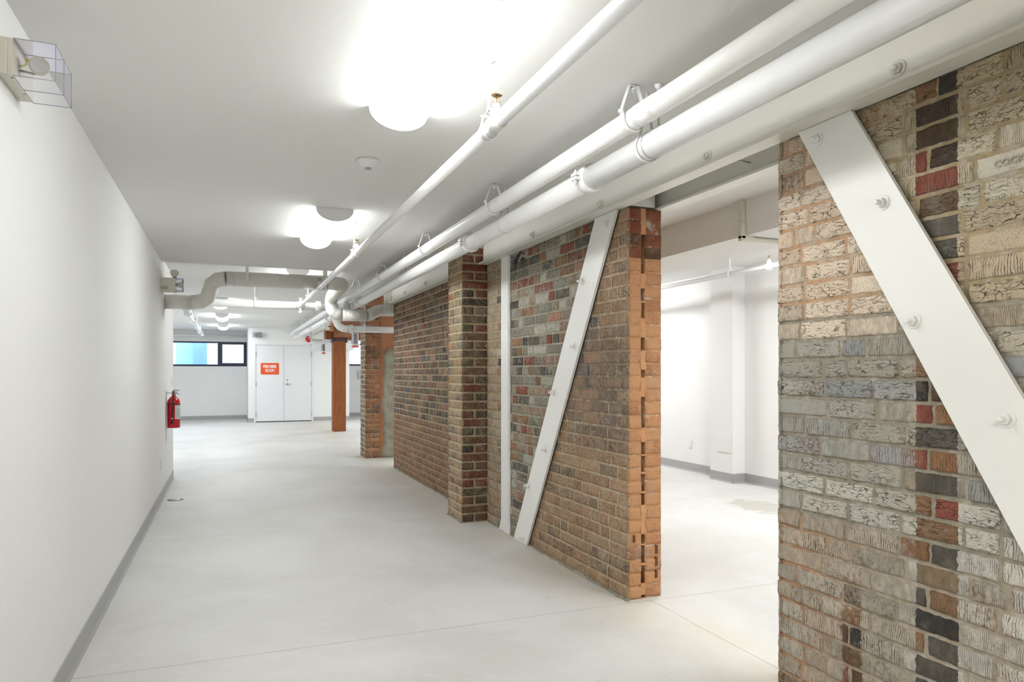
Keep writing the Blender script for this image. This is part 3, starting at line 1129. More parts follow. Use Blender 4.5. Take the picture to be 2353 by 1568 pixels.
bm = BrickMesh()
bm.box(1.857, 2.08, 5.60, 5.972, 0, 2.404, L3(170, 150, 120))
bm.face('y', 5.585, -1, 1.842, 2.072, 0, 2.403, lambda ci: [(1.8425, 1.95), (1.96, 2.0685)] if ci % 2 == 0 else [(1.8425, 2.0685)], style_pil, CH, nu=12, nz=5, rough=0.0018, seed=41, md=0.0024, mn=0.4, mcolf=mort_pil)
bm.face('x', 1.842, -1, 5.587, 5.99, 0, 2.403, lambda ci: [(5.588, 5.785), (5.795, 5.988)] if ci % 2 == 0 else [(5.588, 5.685), (5.695, 5.885), (5.895, 5.988)], style_pil, CH, nu=8, nz=4, rough=0.0018, seed=42, md=0.0024, mn=0.4, mcolf=mort_pil)
bm.face('y', 5.985, 1, 1.842, 2.072, 0, 2.403, lambda ci: [(1.8425, 2.0685)], style_pil, CH, nu=6, nz=3, rough=0.0018, seed=43, md=0.0024, mn=0.4, mcolf=mort_pil)
pl = bm.build('pilaster', ['brick', 'mortar'], mid)

# --- free brick pier beyond
def style_pier(u, z, ln):
    if u > 5:
        bc = pick(sr, [(3, L3(168, 150, 128)), (2, L3(120, 110, 98)), (2, L3(176, 126, 96))])
        return bc * sr.uniform(0.9, 1.1), L3(196, 184, 160), (0.0, 0.35, 0.1)
    bc = pick(sr, [(3, L3(154, 104, 76)), (3, L3(142, 98, 74)), (1.4, L3(112, 90, 74)), (2, L3(160, 106, 78))])
    if z < 0.7:
        bc = lerp(bc, L3(176, 132, 98), 0.5)
    return bc * sr.uniform(0.88, 1.1), L3(170, 130, 98), (0.5 if sr.random() < 0.4 else 0.0, 0.35, 0.35)


bm = BrickMesh()
bm.box(1.915, 2.42, 10.395, 10.79, 0, 2.45, L3(180, 116, 72))
ev = lambda ci: [(1.9015, 1.995), (2.005, 2.098)] if ci % 2 == 0 else [(1.9015, 2.098)]
bm.face('y', 10.38, -1, 1.90, 2.115, 0, 2.45, ev, style_pier, CH, nu=6, nz=3, rough=0.003, seed=51, mcolf=lambda u, z: L3(168, 126, 94))
bm.face('x', 1.90, -1, 10.38, 10.80, 0, 2.45, bond(10.38, 10.8, 52, header_every=0), style_pier, CH, nu=6, nz=3, rough=0.0018, seed=52, md=0.0024, mn=0.4, mcolf=lambda u, z: L3(206, 190, 160))
pier = thing('brick_pier', (2.16, 10.6, 0), 'free-standing orange brick pier with a grey cement patch, beyond the long wall', 'brick pier')
bm.build('brickwork', ['brick', 'mortar'], pier)
# ragged orange mortar face and the grey patch (built out from the pier face)
def ragged(x0, x1, y, z0, z1, dep, name, mat, wob, seed, parent, label=None, top=0.0):
    m_ = MB()
    nz_, nx_ = int((z1 - z0) / 0.03), 10
    vs_, fs = [], []
    q = []
    for i in range(nz_ + 1):
        z = z0 + (z1 - z0) * i / nz_
        s = (z - z0) / (z1 - z0)
        xa = x0 + wob * (math.sin(z * 7 + seed) * 0.5 + math.sin(z * 17 + seed * 2) * 0.3 + math.sin(z * 41) * 0.15)
        if top:
            xa += top * max(0, (s - 0.85) / 0.15) ** 2
        for k in range(nx_ + 1):
            q.append((xa + (x1 - xa) * k / nx_, y, z))
    Q = np.array(q)
    d = dep * (0.6 + 0.8 * vnoise(Q, 9, seed)) + 0.008 * vnoise(Q, 34, seed + 1)
    edge = np.array([k == 0 or i == 0 or i == nz_ for i in range(nz_ + 1) for k in range(nx_ + 1)])
    d = np.where(edge, -0.006, d)
    for (x, yy, z), dd in zip(q, d):
        vs_.append((x, yy - dd, z))
    for i in range(nz_):
        for k in range(nx_):
            a = i * (nx_ + 1) + k
            fs.append((a, a + 1, a + nx_ + 2, a + nx_ + 1))
    m_.add(vs_, fs, True)
    return m_.build(name, mat, parent, label=label)


ragged(2.105, 2.42, 10.385, 0.0, 2.45, 0.012, 'mortar_face', 'rustmortar', 0.008, 3, pier)
ragged(2.155, 2.42, 10.372, 0.0, 1.66, 0.022, 'cement_patch', 'cement', 0.035, 5, pier, 'grey cement patch', top=0.09)

# broken concrete lip where the floor meets the mid wall and pilaster
lip = MB()
r_ = random.Random(3)
for (a, b, x, dirn) in ((3.30, 5.58, 2.07, 'x'), (5.99, 9.23, 2.07, 'x'), (5.585, 5.99, 1.842, 'x')):
    y = a
    vs_, fs = [], []
    k = 0
    while y < b:
        wv = r_.uniform(0.006, 0.022)
        hh = r_.uniform(0.002, 0.012)
        vs_ += [(x + 0.005, y, hh + 0.006), (x - wv * 0.5, y, hh), (x - wv, y, 0.0005)]
        y += r_.uniform(0.02, 0.05)
        k += 1
    for i in range(k - 1):
        for q in range(2):
            fs.append((i * 3 + q, i * 3 + q + 1, i * 3 + q + 4, i * 3 + q + 3))
    lip.add(vs_, fs, False)
lip.build('mortar_lip', 'cement', mid)

# imprint on one brick of the near wall
text_mesh('COCKS', 0.029, 0.0014, 'imprint', 'brick_imprint', (2.0665, 1.272, 1.887), FACE_LEFT, near, sx=1.0)

# black plastic stuffed in the hole under the beam
bag = MB()
nu_, nz_ = 26, 10
vs_, fs, q = [], [], []
for i in range(nu_):
    for k in range(nz_):
        q.append((2.08, 4.775 + 0.265 * i / (nu_ - 1), 2.135 + 0.079 * k / (nz_ - 1)))
Q = np.array(q)
S = Q * np.array([1, 1, 1.0]) + np.stack([Q[:, 2] * 0, Q[:, 2] * 1.5, Q[:, 2] * 0], 1)
d = 0.035 * np.abs(vnoise(S, 26, 3) - 0.5) * 2 + 0.012 * vnoise(S, 70, 4)
for (x, y, z), dd in zip(q, d):
    vs_.append((x - dd + 0.008, y, z))
for i in range(nu_ - 1):
    for k in range(nz_ - 1):
        a = i * nz_ + k
        fs.append((a, a + 1, a + nz_ + 1, a + nz_))
bag.add(vs_, fs, False)
tag(bag.build('plastic_sheet', 'bag'), 'crumpled black plastic stuffed into the gap under the beam, right of the white upright', 'plastic sheet')

# ---------------------------------------------------------------- steel beams over the brick
def channel(mb, xw, xf, y0, y1, zb=2.215, back=0.04, ft=0.016, zt=CE):
    """web at xw with a bottom flange reaching out to xf and back; fillet where they meet"""
    pts = [(xw + 0.012, zt), (xw, zt), (xw, zb + ft + 0.028), (xw - 0.006, zb + ft + 0.012), (xw - 0.02, zb + ft + 0.002), (xf, zb + ft - 0.003), (xf, zb), (xw + back, zb), (xw + back, zb + ft), (xw + 0.012, zb + ft)]
    return mb.prism(pts, 'y', y0, y1)


def beam_bolts(parent, x, ys, z):
    for yb in ys:
        m_ = MB()
        m_.lathe((x, yb, z), [(0.028, 0.0), (0.028, -0.004), (0.024, -0.0045)], 18, 'x')
        m_.lathe((x, yb, z), [(0.018, -0.0045), (0.018, -0.014), (0.013, -0.018)], 6, 'x')
        m_.lathe((x, yb, z), [(0.010, -0.016), (0.010, -0.026), (0.007, -0.029)], 12, 'x')
        m_.build('bolt', 'beam', parent)


b1 = thing('steel_beam', (2.03, 2.5, 2.215), 'near cream-painted steel beam bearing on the brick above the opening', 'steel beam')
channel(MB(), 2.03, 1.985, YB, 5.575).build('channel', 'beam', b1)
beam_bolts(b1, 2.03, (0.63, 1.6, 2.571, 3.552, 4.524), 2.278)
b2 = thing('steel_beam', (2.33, 2.75, 2.215), 'second cream steel beam seen through the opening, behind the front one', 'steel beam')
channel(MB(), 2.31, 2.27, YB, 9.2, back=0.045).build('channel', 'beam', b2)
nl = MB().cyl((2.302, 2.60, 2.285), (2.20, 2.566, 2.276), 0.0035, 8).lathe((2.20, 2.566, 2.276), [(0.0075, -0.002), (0.0075, 0.002)], 10, 'x')
nl.build('nail', 'grey', b2, label='bent nail sticking out')
b3 = thing('steel_beam', (2.03, 7.6, 2.215), 'cream steel beam over the long wall, beyond the brick pilaster', 'steel beam')
channel(MB(), 2.03, 1.985, 5.995, 9.16).build('channel', 'beam', b3)
beam_bolts(b3, 2.03, (6.46, 7.43, 8.4), 2.278)
MB().box(1.93, 2.025, 9.165, 9.2, 2.11, CE2).build('end_plate', 'beam', b3)
b4 = thing('steel_beam', (2.03, 17, 2.215), 'white steel beam in the far part, left of the timber girder', 'steel beam')
channel(MB(), 2.0, 1.955, 15.75, CL, zt=CE2).build('channel', 'beam', b4)
# top packing above walls (between beams and ceiling)
struct('trim_2', MB().box(2.08, 2.265, YB, 2.165, 2.23, CE).box(2.08, 2.265, 3.34, 9.16, 2.23, CE), 'ceil')

# ---------------------------------------------------------------- slanted braces and the upright
def brace(top_y, bot_y, wdt, label, bolts, y_sign):
    """flat bar from (top_y, 2.213) to (bot_y, 0); wdt = width measured along Y"""
    r = thing('steel_brace', (2.05, (top_y + bot_y) / 2, 0), label, 'steel brace', 'slanted braces bolted to the brick')
    pts = [(top_y - wdt / 2, 2.213), (top_y + wdt / 2, 2.213), (bot_y + wdt / 2, 0.002), (bot_y - wdt / 2, 0.002)]
    MB().prism(pts, 'x', 2.042, 2.058).build('flat_bar', 'brace', r, 0.0012)
    ins = 0.003
    p2 = [(top_y - wdt / 2 + ins, 2.21), (top_y + wdt / 2 - ins, 2.21), (bot_y + wdt / 2 - ins, 0.003), (bot_y - wdt / 2 + ins, 0.003)]
    MB().prism(p2, 'x', 2.058, 2.0625).build('back_pad', 'braceedge', r)
    for (yb, zb) in bolts:
        s = MB().lathe((2.042, yb, zb), [(0.0085, 0.0), (0.0085, -0.036), (0.007, -0.038)], 14, 'x').build('bolt', 'brace', r)
        MB().lathe((2.042, yb, zb), [(0.0255, 0.0), (0.0255, -0.003), (0.0245, -0.004)], 24, 'x').build('washer', 'brace', s)
        MB().lathe((2.042, yb, zb), [(0.0165, -0.004), (0.0165, -0.016), (0.0145, -0.018)], 6, 'x').build('nut', 'brace', s)
    return r


BF = [(3.501, 2.152), (3.799, 1.853), (3.91, 1.452), (4.208, 1.15), (4.339, 0.752), (4.623, 0.454), (4.744, 0.047)]
BN = [(1.947, 2.156), (1.668, 1.855), (1.555, 1.449), (1.268, 1.15), (1.135, 0.752), (0.857, 0.454), (0.735, 0.047)]
brace(3.516, 4.797, 0.245, 'white slanted steel brace bolted to the long brick wall beyond the opening', BF, 1)
brace(1.920, 0.66, 0.245, 'large white slanted steel brace bolted to the near whitewashed brick wall', BN, -1)
up = MB()
vs_, fs = [], []
r_ = random.Random(8)
N_ = 60
for i in range(N_ + 1):
    z = 2.214 * i / N_
    a, b = 5.048 + r_.uniform(-0.005, 0.005), 5.218 + r_.uniform(-0.007, 0.007)
    if z < 0.12:
        b += 0.05 * (1 - z / 0.12)
    vs_ += [(2.068, a, z), (2.056, a + 0.003, z), (2.056, b - 0.003, z), (2.068, b, z)]
for i in range(N_):
    for q in range(3):
        fs.append((i * 4 + q, i * 4 + q + 1, i * 4 + q + 5, i * 4 + q + 4))
up.add(vs_, fs, False)
up.add(vs_[:4], [(0, 1, 2, 3)])
up.box(2.05, 2.064, 5.06, 5.205, 0.05, 2.214)
tag(up.build('steel_upright', 'brace'), 'narrow white painted upright against the brick, between pilaster and slanted brace', 'steel upright')

# ---------------------------------------------------------------- timber post and girder
tp = thing('timber_post', (2.26, 15.5, 0), 'brown square timber post standing in the far part of the room', 'timber post')
MB().box(2.12, 2.395, 15.4, 15.68, 0, 2.0).build('post', 'timber', tp, 0.014)
bk = MB()
bk.box(2.095, 2.118, 15.36, 15.7, 1.955, 2.06).box(2.398, 2.42, 15.36, 15.7, 1.955, 2.06).box(2.118, 2.398, 15.37, 15.7, 2.0, 2.03)
for bz in (1.98, 2.035):
    bk.lathe((2.095, 15.42, bz), [(0.014, 0), (0.014, -0.012), (0.01, -0.015)], 6, 'x')
bk.build('post_cap', 'ironbracket', tp, 0.003, label='dark iron cap')
tg = thing('timber_girder', (2.26, 13.0, 2.06), 'heavy orange-brown timber girder from the brick pier to the timber post', 'timber girder')
MB().box(2.11, 2.40, 10.81, 15.30, 2.06, 2.445).build('beam', 'timber', tg, 0.01)
sp = MB().box(2.04, 2.105, 15.02, 15.40, 2.19, 2.44)
sp.build('splice_block', 'timber2', tg, 0.006, label='lighter timber block')
for zz in (2.28,):
    MB().cyl((2.04, 15.08, zz), (1.965, 15.08, zz), 0.010, 8).build('tie_bolt', 'dark', tg)
tc = thing('timber_crosspiece', (2.2, 15.85, 2.03), 'short orange-brown timber crosspiece behind the top of the timber post', 'timber block')
MB().box(1.965, 2.088, 15.42, 15.72, 2.02, 2.213).box(2.12, 2.9, 15.73, 15.95, 2.03, 2.445).build('block', 'timber', tc, 0.006)
MB().box(1.97, 2.09, 15.41, 15.7, 2.004, 2.019).build('shelf_angle', 'whiteplastic', tc)

# ---------------------------------------------------------------- light fixtures
def fixture(loc, label, mat='lamp', group='wraparound ceiling lights along the corridor', hh=1.14):
    """loc = ceiling point above the middle; runs along Y"""
    r = thing('ceiling_light', loc, label, 'ceiling light', group)
    x, y, z = loc
    prof = []
    for i in range(15):
        a = PI + PI * i / 14
        prof.append((x + 0.122 * math.cos(a), z - 0.008 + 0.079 * math.sin(a) * 0.98))
    y0_, y1_ = y - hh / 2, y + hh / 2
    d_ = MB()
    n = len(prof)
    vs_ = [(p[0], y0_ + 0.012, p[1]) for p in prof] + [(p[0], y1_ - 0.012, p[1]) for p in prof]
    d_.add(vs_, [(i, i + 1, n + i + 1, n + i) for i in range(n - 1)], True)
    d_.build('diffuser', mat, r)
    e_ = [(x + (p[0] - x) * 1.03, z - 0.008 + (p[1] - z + 0.008) * 1.04) for p in prof]
    for (a, b) in ((y0_, y0_ + 0.014), (y1_ - 0.014, y1_)):
        MB().prism(e_ + [(x + 0.126, z - 0.001), (x - 0.126, z - 0.001)], 'y', a, b).build('end_cap', 'whiteplastic', r)
    MB().box(x - 0.10, x + 0.10, y0_ + 0.014, y1_ - 0.014, z - 0.008, z - 0.0005).build('back_pan', 'whiteplastic', r)
    return r


f0 = fixture((0.672, 2.34, CE), 'wide bright ceiling light nearest the camera, at the top edge of the photo')
dup(f0, (0.672, 5.36, CE), 'second ceiling light, between the near one and the spiral duct')
fixture((0.0, -0.95, CE), 'unseen fill light behind the camera, added to brighten the near brick wall', 'fill_near')  # unseen; set off the row and boosted to brighten the brick wall
dup(f0, (0.72, 8.62, CE2), 'ceiling light half hidden behind the spiral duct, right of its middle')
dup(f0, (-0.13, 12.15, CE2), 'far-room ceiling light just behind the horizontal white pipe')
dup(f0, (-0.12, 15.17, CE2), 'far-room ceiling light, middle one of the three in a line')
dup(f0, (-0.12, 18.26, CE2), 'far-room ceiling light closest to the far window wall')
dup(f0, (2.72, 1.45, CE), 'unseen side-bay fill light added behind the near brick wall', 'unseen side-bay fill light')  # unseen fixture added to brighten the bulkhead face
fr_ = fixture((4.3, 1.0, CE3), 'unseen side-room ceiling light over the near end', 'lamp_r', 'unseen added ceiling lights of the side room')  # these hidden fixtures are placed to brighten the side room
for yy, lb in ((-1.8, 'over the end behind the camera'), (4.6, 'over the middle, behind the opening'), (8.2, 'behind the long brick wall'), (13.0, 'behind the brick pier'), (17.0, 'nearest the far wall')):
    dup(fr_, (4.3, yy, CE3), 'unseen side-room ceiling light ' + lb)

f2 = fixture((-2.1, 12.3, CE2), 'unseen alcove fill light added behind the end of the left wall, near one', 'fill_alcove', 'unseen fill lights of the alcove')  # unseen pair added to brighten the back wall under the window
dup(f2, (-2.1, 16.6, CE2), 'unseen alcove fill light added behind the end of the left wall, far one')

# smoke detector
t = thing('smoke_detector', (0.68, 3.64, CE), 'round white smoke detector on the ceiling left of the thin sprinkler pipe', 'smoke detector')
MB().lathe((0.68, 3.64, CE), [(0.056, -0.0005), (0.056, -0.010), (0.040, -0.028), (0.024, -0.040), (0.019, -0.042)], 28).build('body', 'whiteplastic', t)
MB().lathe((0.68, 3.64, CE), [(0.017, -0.041), (0.017, -0.048), (0.012, -0.050)], 18).build('sensor', 'grey', t)

# ---------------------------------------------------------------- pipes
def ring(mb, c, r, w_, axis='y', n=28):
    """band of radius r and width w_ around an axis-aligned pipe"""
    prof = [(r * 0.9, -w_ / 2), (r, -w_ / 2), (r, w_ / 2), (r * 0.9, w_ / 2)]
    return mb.lathe(c, prof, n, axis)


def coupling(parent, c, r, axis='y', w_=0.055):
    """grooved coupling: split ring with ears and bolts"""
    m_ = MB()
    x, y, z = c
    m_.lathe(c, [(r * 1.0, -w_ / 2), (r * 1.2, -w_ / 2), (r * 1.26, -w_ / 4), (r * 1.26, w_ / 4), (r * 1.2, w_ / 2), (r * 1.0, w_ / 2)], 28, axis)
    o = m_.build('coupling', 'pipe', parent)
    for s in (-1, 1):
        e_ = MB()
        if axis == 'y':
            ex = x + s * r * 1.42
            e_.box(ex - r * 0.24, ex + r * 0.24, y - w_ * 0.42, y + w_ * 0.42, z - 0.016, z - 0.003)
            e_.box(ex - r * 0.24, ex + r * 0.24, y - w_ * 0.42, y + w_ * 0.42, z + 0.003, z + 0.016)
            e_.cyl((ex, y, z - 0.036), (ex, y, z + 0.034), 0.0052, 8).lathe((ex, y, z), [(0.010, 0.016), (0.010, 0.024)], 6).lathe((ex, y, z), [(0.010, -0.026), (0.010, -0.016)], 6)
        else:
            ey = y + s * r * 1.42
            e_.box(x - w_ * 0.42, x + w_ * 0.42, ey - r * 0.24, ey + r * 0.24, z - 0.016, z - 0.003)
            e_.box(x - w_ * 0.42, x + w_ * 0.42, ey - r * 0.24, ey + r * 0.24, z + 0.003, z + 0.016)
            e_.cyl((x, ey, z - 0.036), (x, ey, z + 0.034), 0.0052, 8)
        e_.build('coupling_bolt', 'pipe', o)
    return o


# thin branch line
X1, Z1, R1 = 0.868, 2.158, 0.0236
p1 = thing('sprinkler_pipe', (X1, 3, Z1), 'thin white sprinkler pipe nearest the ceiling lights, running down the corridor', 'pipe')
MB().cyl((X1, YB, Z1), (X1, 2.27, Z1), R1 * 1.09, 24).cyl((X1, 2.27, Z1), (X1, 9.16, Z1), R1, 24).build('pipe_run', 'pipe', p1)
for yy in (2.25, 5.08, 7.28):
    m_ = MB()
    ring(m_, (X1, yy, Z1), R1 * 1.28, 0.075)
    m_.cyl((X1, yy, Z1), (X1, yy, Z1 + 0.052), 0.0165, 16)
    m_.build('outlet_tee', 'pipe', p1)
m_ = MB()
ring(m_, (X1, 2.33, Z1), R1 * 1.22, 0.06)
m_.build('sleeve', 'pipe', p1)
m_ = MB()
m_.lathe((X1, 9.12, Z1), [(R1 * 1.0, -0.04), (R1 * 1.7, -0.03), (R1 * 1.7, 0.03), (R1 * 1.2, 0.04)], 20, 'y')
m_.build('end_fitting', 'pipe', p1)

def sprinkler(loc, label, group='upright sprinkler heads'):
    x, y, z = loc
    r = thing('fire_sprinkler', loc, label, 'sprinkler', group)
    MB().lathe(loc, [(0.0155, 0.0), (0.0155, 0.006), (0.0125, 0.008), (0.0125, 0.014)], 6).build('body', 'whiteplastic', r)
    f_ = MB()
    for s in (-1, 1):
        f_.tube([(x + s * 0.010, y, z + 0.013), (x + s * 0.0125, y, z + 0.026), (x + s * 0.008, y, z + 0.037), (x, y, z + 0.043)], 0.0022, 8)
    f_.cyl((x, y, z + 0.013), (x, y, z + 0.038), 0.003, 8)
    f_.build('frame_arms', 'brass', r)
    d_ = MB()
    n = 24
    top, bot = [], []
    for i in range(2 * n):
        a = 2 * PI * i / (2 * n)
        rr = 0.0225 if i % 2 == 0 else 0.018
        top.append((x + rr * math.cos(a), y + rr * math.sin(a), z + 0.0455))
        bot.append((x + rr * math.cos(a), y + rr * math.sin(a), z + 0.044))
    k = 2 * n
    d_.add(top + bot, [(i, (i + 1) % k, k + (i + 1) % k, k + i) for i in range(k)] + [tuple(range(k)), tuple(range(2 * k - 1, k - 1, -1))])
    d_.build('deflector', 'brass', r)
    return r


s0 = sprinkler((X1, 2.25, Z1 + 0.0525), 'brass upright sprinkler on the thin pipe, nearest the camera')
dup(s0, (X1, 5.08, Z1 + 0.0525), 'brass upright sprinkler on the thin pipe beside the second ceiling light')
dup(s0, (X1, 7.28, Z1 + 0.0525), 'brass upright sprinkler on the thin pipe in front of the spiral duct')

def rod_hanger(x, y, zp, rp, zc, label, group, ax='y'):
    """threaded rod from the ceiling with a band round the pipe; built at the ceiling point"""
    r = thing('rod_hanger', (x, y, zc), label, 'pipe hanger', group)
    rod = MB().cyl((x, y, zc - 0.001), (x, y, zp + rp + 0.040), 0.0055, 10)
    rod.build('rod', 'pipe', r)
    MB().lathe((x, y, zc), [(0.018, -0.0005), (0.018, -0.004), (0.009, -0.007)], 12).build('ceiling_washer', 'pipe', r)
    m_ = MB()
    pth = [(x, y, zp + rp + 0.045), (x - rp * 0.75, y, zp + rp + 0.018)] + arc((x, y, zp), rp + 0.003, math.radians(150), math.radians(390), 16, 'xz') + [(x + rp * 0.75, y, zp + rp + 0.018), (x, y, zp + rp + 0.045)]
    vs_, fs = [], []
    for (a, b, c) in pth:
        vs_ += [(a, y - 0.009, c), (a, y + 0.009, c)] if ax == 'y' else [(x - 0.009, y + a - x, c), (x + 0.009, y + a - x, c)]
    for i in range(len(pth) - 1):
        fs.append((2 * i, 2 * i + 1, 2 * i + 3, 2 * i + 2))
    m_.add(vs_, fs, True)
    ob = m_.build('band', 'pipe', r)
    so = ob.modifiers.new('thick', 'SOLIDIFY')
    so.thickness = 0.002
    so.offset = 0
    MB().cyl((x - 0.028, y, zp + rp + 0.018), (x + 0.028, y, zp + rp + 0.018), 0.0042, 8).lathe((x, y, zp + rp), [(0.009, 0.040), (0.009, 0.052)], 6).build('clamp_bolt', 'pipe', r)
    return r


GH1 = 'rod hangers of the thin sprinkler pipe'
rod_hanger(X1, 2.325, Z1, R1 * 1.22, CE, 'white rod hanger on the thin pipe beside the nearest sprinkler', GH1)
rod_hanger(X1, 5.20, Z1, R1, CE, 'white rod hanger on the thin pipe beside the second sprinkler', GH1)
rod_hanger(X1, 8.42, Z1, R1, CE2, 'white rod hanger on the thin pipe beyond the spiral duct', GH1)

# upper large pipe
X2, Z2, R2 = 1.46, 2.270, 0.0415
p2 = thing('sprinkler_main', (X2, 8, Z2), 'medium white pipe close under the ceiling, left of the thicker pipe', 'pipe')
MB().cyl((X2, YB, Z2), (X2, 18.2, Z2), R2, 28).build('pipe_run', 'pipe', p2)
for yy in (2.14, 2.26, 3.66, 10.1):
    m_ = MB()
    ring(m_, (X2, yy, Z2), R2 * 1.035, 0.004)
    m_.build('weld_ring', 'pipe', p2)
m_ = MB()
ring(m_, (X2, 2.2, Z2), R2 * 1.04, 0.11)
m_.build('wrap', 'pipe', p2)

def clevis(x, y, zp, rp, zc, label, group, wide=1.0):
    r = thing('clevis_hanger', (x, y, zc), label, 'pipe hanger', group)
    zc_ = zc - 0.002
    zx = zp + rp * 0.62                   # cross-bolt height
    def strap(pth, w_, name):
        vs_, fs = [], []
        for (a, c) in pth:
            vs_ += [(a, y - w_ / 2, c), (a, y + w_ / 2, c)]
        for i in range(len(pth) - 1):
            fs.append((2 * i, 2 * i + 1, 2 * i + 3, 2 * i + 2))
        ob = MB().add(vs_, fs, True).build(name, 'pipe', r)
        so = ob.modifiers.new('thick', 'SOLIDIFY')
        so.thickness = 0.0032
        so.offset = 0
        return ob
    ro = rp + 0.006
    strap([(x - ro - 0.004, zx + 0.012), (x - ro - 0.008, zx), (x - ro * 1.03, zp + 0.01)] + [(p[0], p[2]) for p in arc((x, y, zp), ro, PI, 2 * PI, 18, 'xz')] + [(x + ro * 1.03, zp + 0.01), (x + ro + 0.008, zx), (x + ro + 0.004, zx + 0.012)], 0.024, 'lower_strap')
    strap([(x - ro - 0.006, zx - 0.01), (x - ro - 0.004, zx + 0.012), (x - 0.020, zc_ - 0.004), (x + 0.020, zc_ - 0.004), (x + ro + 0.004, zx + 0.012), (x + ro + 0.006, zx - 0.01)], 0.022, 'upper_yoke')
    for sg_ in (-1, 1):
        MB().cyl((x + sg_ * (ro + 0.004), y, zx), (x + sg_ * (ro + 0.016), y, zx), 0.008, 6).build('cross_bolt', 'pipe', r)
    MB().cyl((x, y, zc_ + 0.001), (x, y, zc_ - 0.03), 0.005, 8).lathe((x, y, zc_), [(0.011, -0.020), (0.011, -0.010)], 6).build('rod_nut', 'pipe', r)
    return r


G2 = 'clevis hangers of the medium pipe'
c0 = clevis(X2, 2.30, Z2, R2, CE, 'white clevis hanger on the medium pipe, nearest the camera', G2)
labs = {3.82: 'white clevis hanger on the medium pipe, second from the camera',
        5.36: 'white clevis hanger on the medium pipe, just before the brick pilaster',
        7.04: 'white clevis hanger on the medium pipe, right of the duct elbow'}
for yy, lb in labs.items():
    dup(c0, (X2, yy, CE), lb)
names = ['just beyond the duct crossing', 'first of the distant row', 'second of the distant row', 'third of the distant row', 'fourth of the distant row', 'fifth of the distant row', 'last before the far wall']
for k, yy in enumerate((8.6, 10.6, 12.0, 13.4, 14.8, 16.2, 17.6)):
    c_ = dup(c0, (X2, yy, CE2), 'white clevis hanger on the medium pipe, ' + names[k])
for o in list(C.objects):
    pass

# thick pipe
X3, Z3, R3 = 1.55, 2.182, 0.0541
p3 = thing('water_main', (X3, 8, Z3), 'thickest white pipe running along the steel beam', 'pipe')
MB().cyl((X3, YB, Z3), (X3, 2.81, Z3), R3, 32).build('pipe_run', 'pipe', p3)
MB().cyl((X3, 2.81, Z3), (X3, 9.3, Z3), R3 * 0.93, 32).build('pipe_run', 'pipe', p3)
MB().cyl((X3, 9.3, Z3), (X3, 18.6, Z3), R3 * 0.93, 28).build('pipe_run', 'pipe', p3)
for yy in (2.81, 4.50, 8.75, 11.6, 14.1, 16.6):
    coupling(p3, (X3, yy, Z3), R3 * 0.98)
m_ = MB()
ring(m_, (X3, 2.30, Z3), R3 * 1.03, 0.003)
m_.build('joint_line', 'grey', p3)

def loop_hanger(x, y, zp, rp, zc, label, group):
    r = thing('loop_hanger', (x, y, zc), label, 'pipe hanger', group)
    pth = [(x, zc - 0.055)] + [(p[0], p[2]) for p in arc((x, y, zp), rp + 0.003, math.radians(125), math.radians(415), 26, 'xz')] + [(x, zc - 0.055)]
    vs_, fs = [], []
    for (a, c) in pth:
        vs_ += [(a, y - 0.009, c), (a, y + 0.009, c)]
    for i in range(len(pth) - 1):
        fs.append((2 * i, 2 * i + 1, 2 * i + 3, 2 * i + 2))
    ob = MB().add(vs_, fs, True).build('loop', 'pipe', r)
    so = ob.modifiers.new('thick', 'SOLIDIFY')
    so.thickness = 0.002
    so.offset = 0
    MB().cyl((x, y, zc - 0.001), (x, y, zc - 0.07), 0.0055, 8).build('rod', 'pipe', r)
    return r


G3 = 'loop hangers of the thickest pipe'
l0 = loop_hanger(X3, 2.34, Z3, R3, CE, 'thin loop hanger on the thickest pipe, nearest the camera', G3)
for yy, zc, lb in ((3.87, CE, 'thin loop hanger on the thickest pipe above the slanted brace'), (6.48, CE, 'thin loop hanger on the thickest pipe above the pilaster'),
                   (9.9, CE2, 'thin loop hanger on the thickest pipe just beyond the duct'), (12.6, CE2, 'thin loop hanger on the thickest pipe, middle of the distant run'), (15.3, CE2, 'thin loop hanger on the thickest pipe near the timber post')):
    loop_hanger(X3, yy, Z3, R3 * 0.93, zc, lb, G3)
t = thing('seismic_rod', (1.55, 2.26, CE), 'thin white rod from the ceiling between the two large pipes', 'pipe hanger')
MB().cyl((1.55, 2.26, CE - 0.001), (1.55, 2.26, Z3 + R3), 0.0055, 8).build('rod', 'pipe', t)
MB().lathe((1.55, 2.26, CE), [(0.018, -0.0005), (0.012, -0.012), (0.007, -0.02)], 10).build('anchor', 'pipe', t)

# cross main, level, behind the duct
YC, ZC_, RC = 9.41, 2.170, 0.052
pc = thing('cross_pipe', (0.5, YC, ZC_), 'horizontal white pipe crossing the corridor behind the spiral duct', 'pipe')
MB().cyl((-2.6, YC, ZC_), (1.36, YC, ZC_ - 0.006), RC, 28).build('pipe_run', 'pipe', pc)
coupling(pc, (1.10, YC, ZC_), RC, 'x', 0.07)
coupling(pc, (0.93, YC, ZC_), RC, 'x', 0.05)
pe = [(1.36, YC, ZC_ - 0.006), (1.43, YC, ZC_ - 0.002), (1.50, YC - 0.02, ZC_ + 0.005)]
MB().tube(pe, RC, 20).build('elbow', 'pipe', pc)
MB().box(1.42, 1.48, YC - 0.065, YC + 0.065, ZC_ - 0.06, ZC_ + 0.06).build('flange_clamp', 'pipe', pc, 0.006)
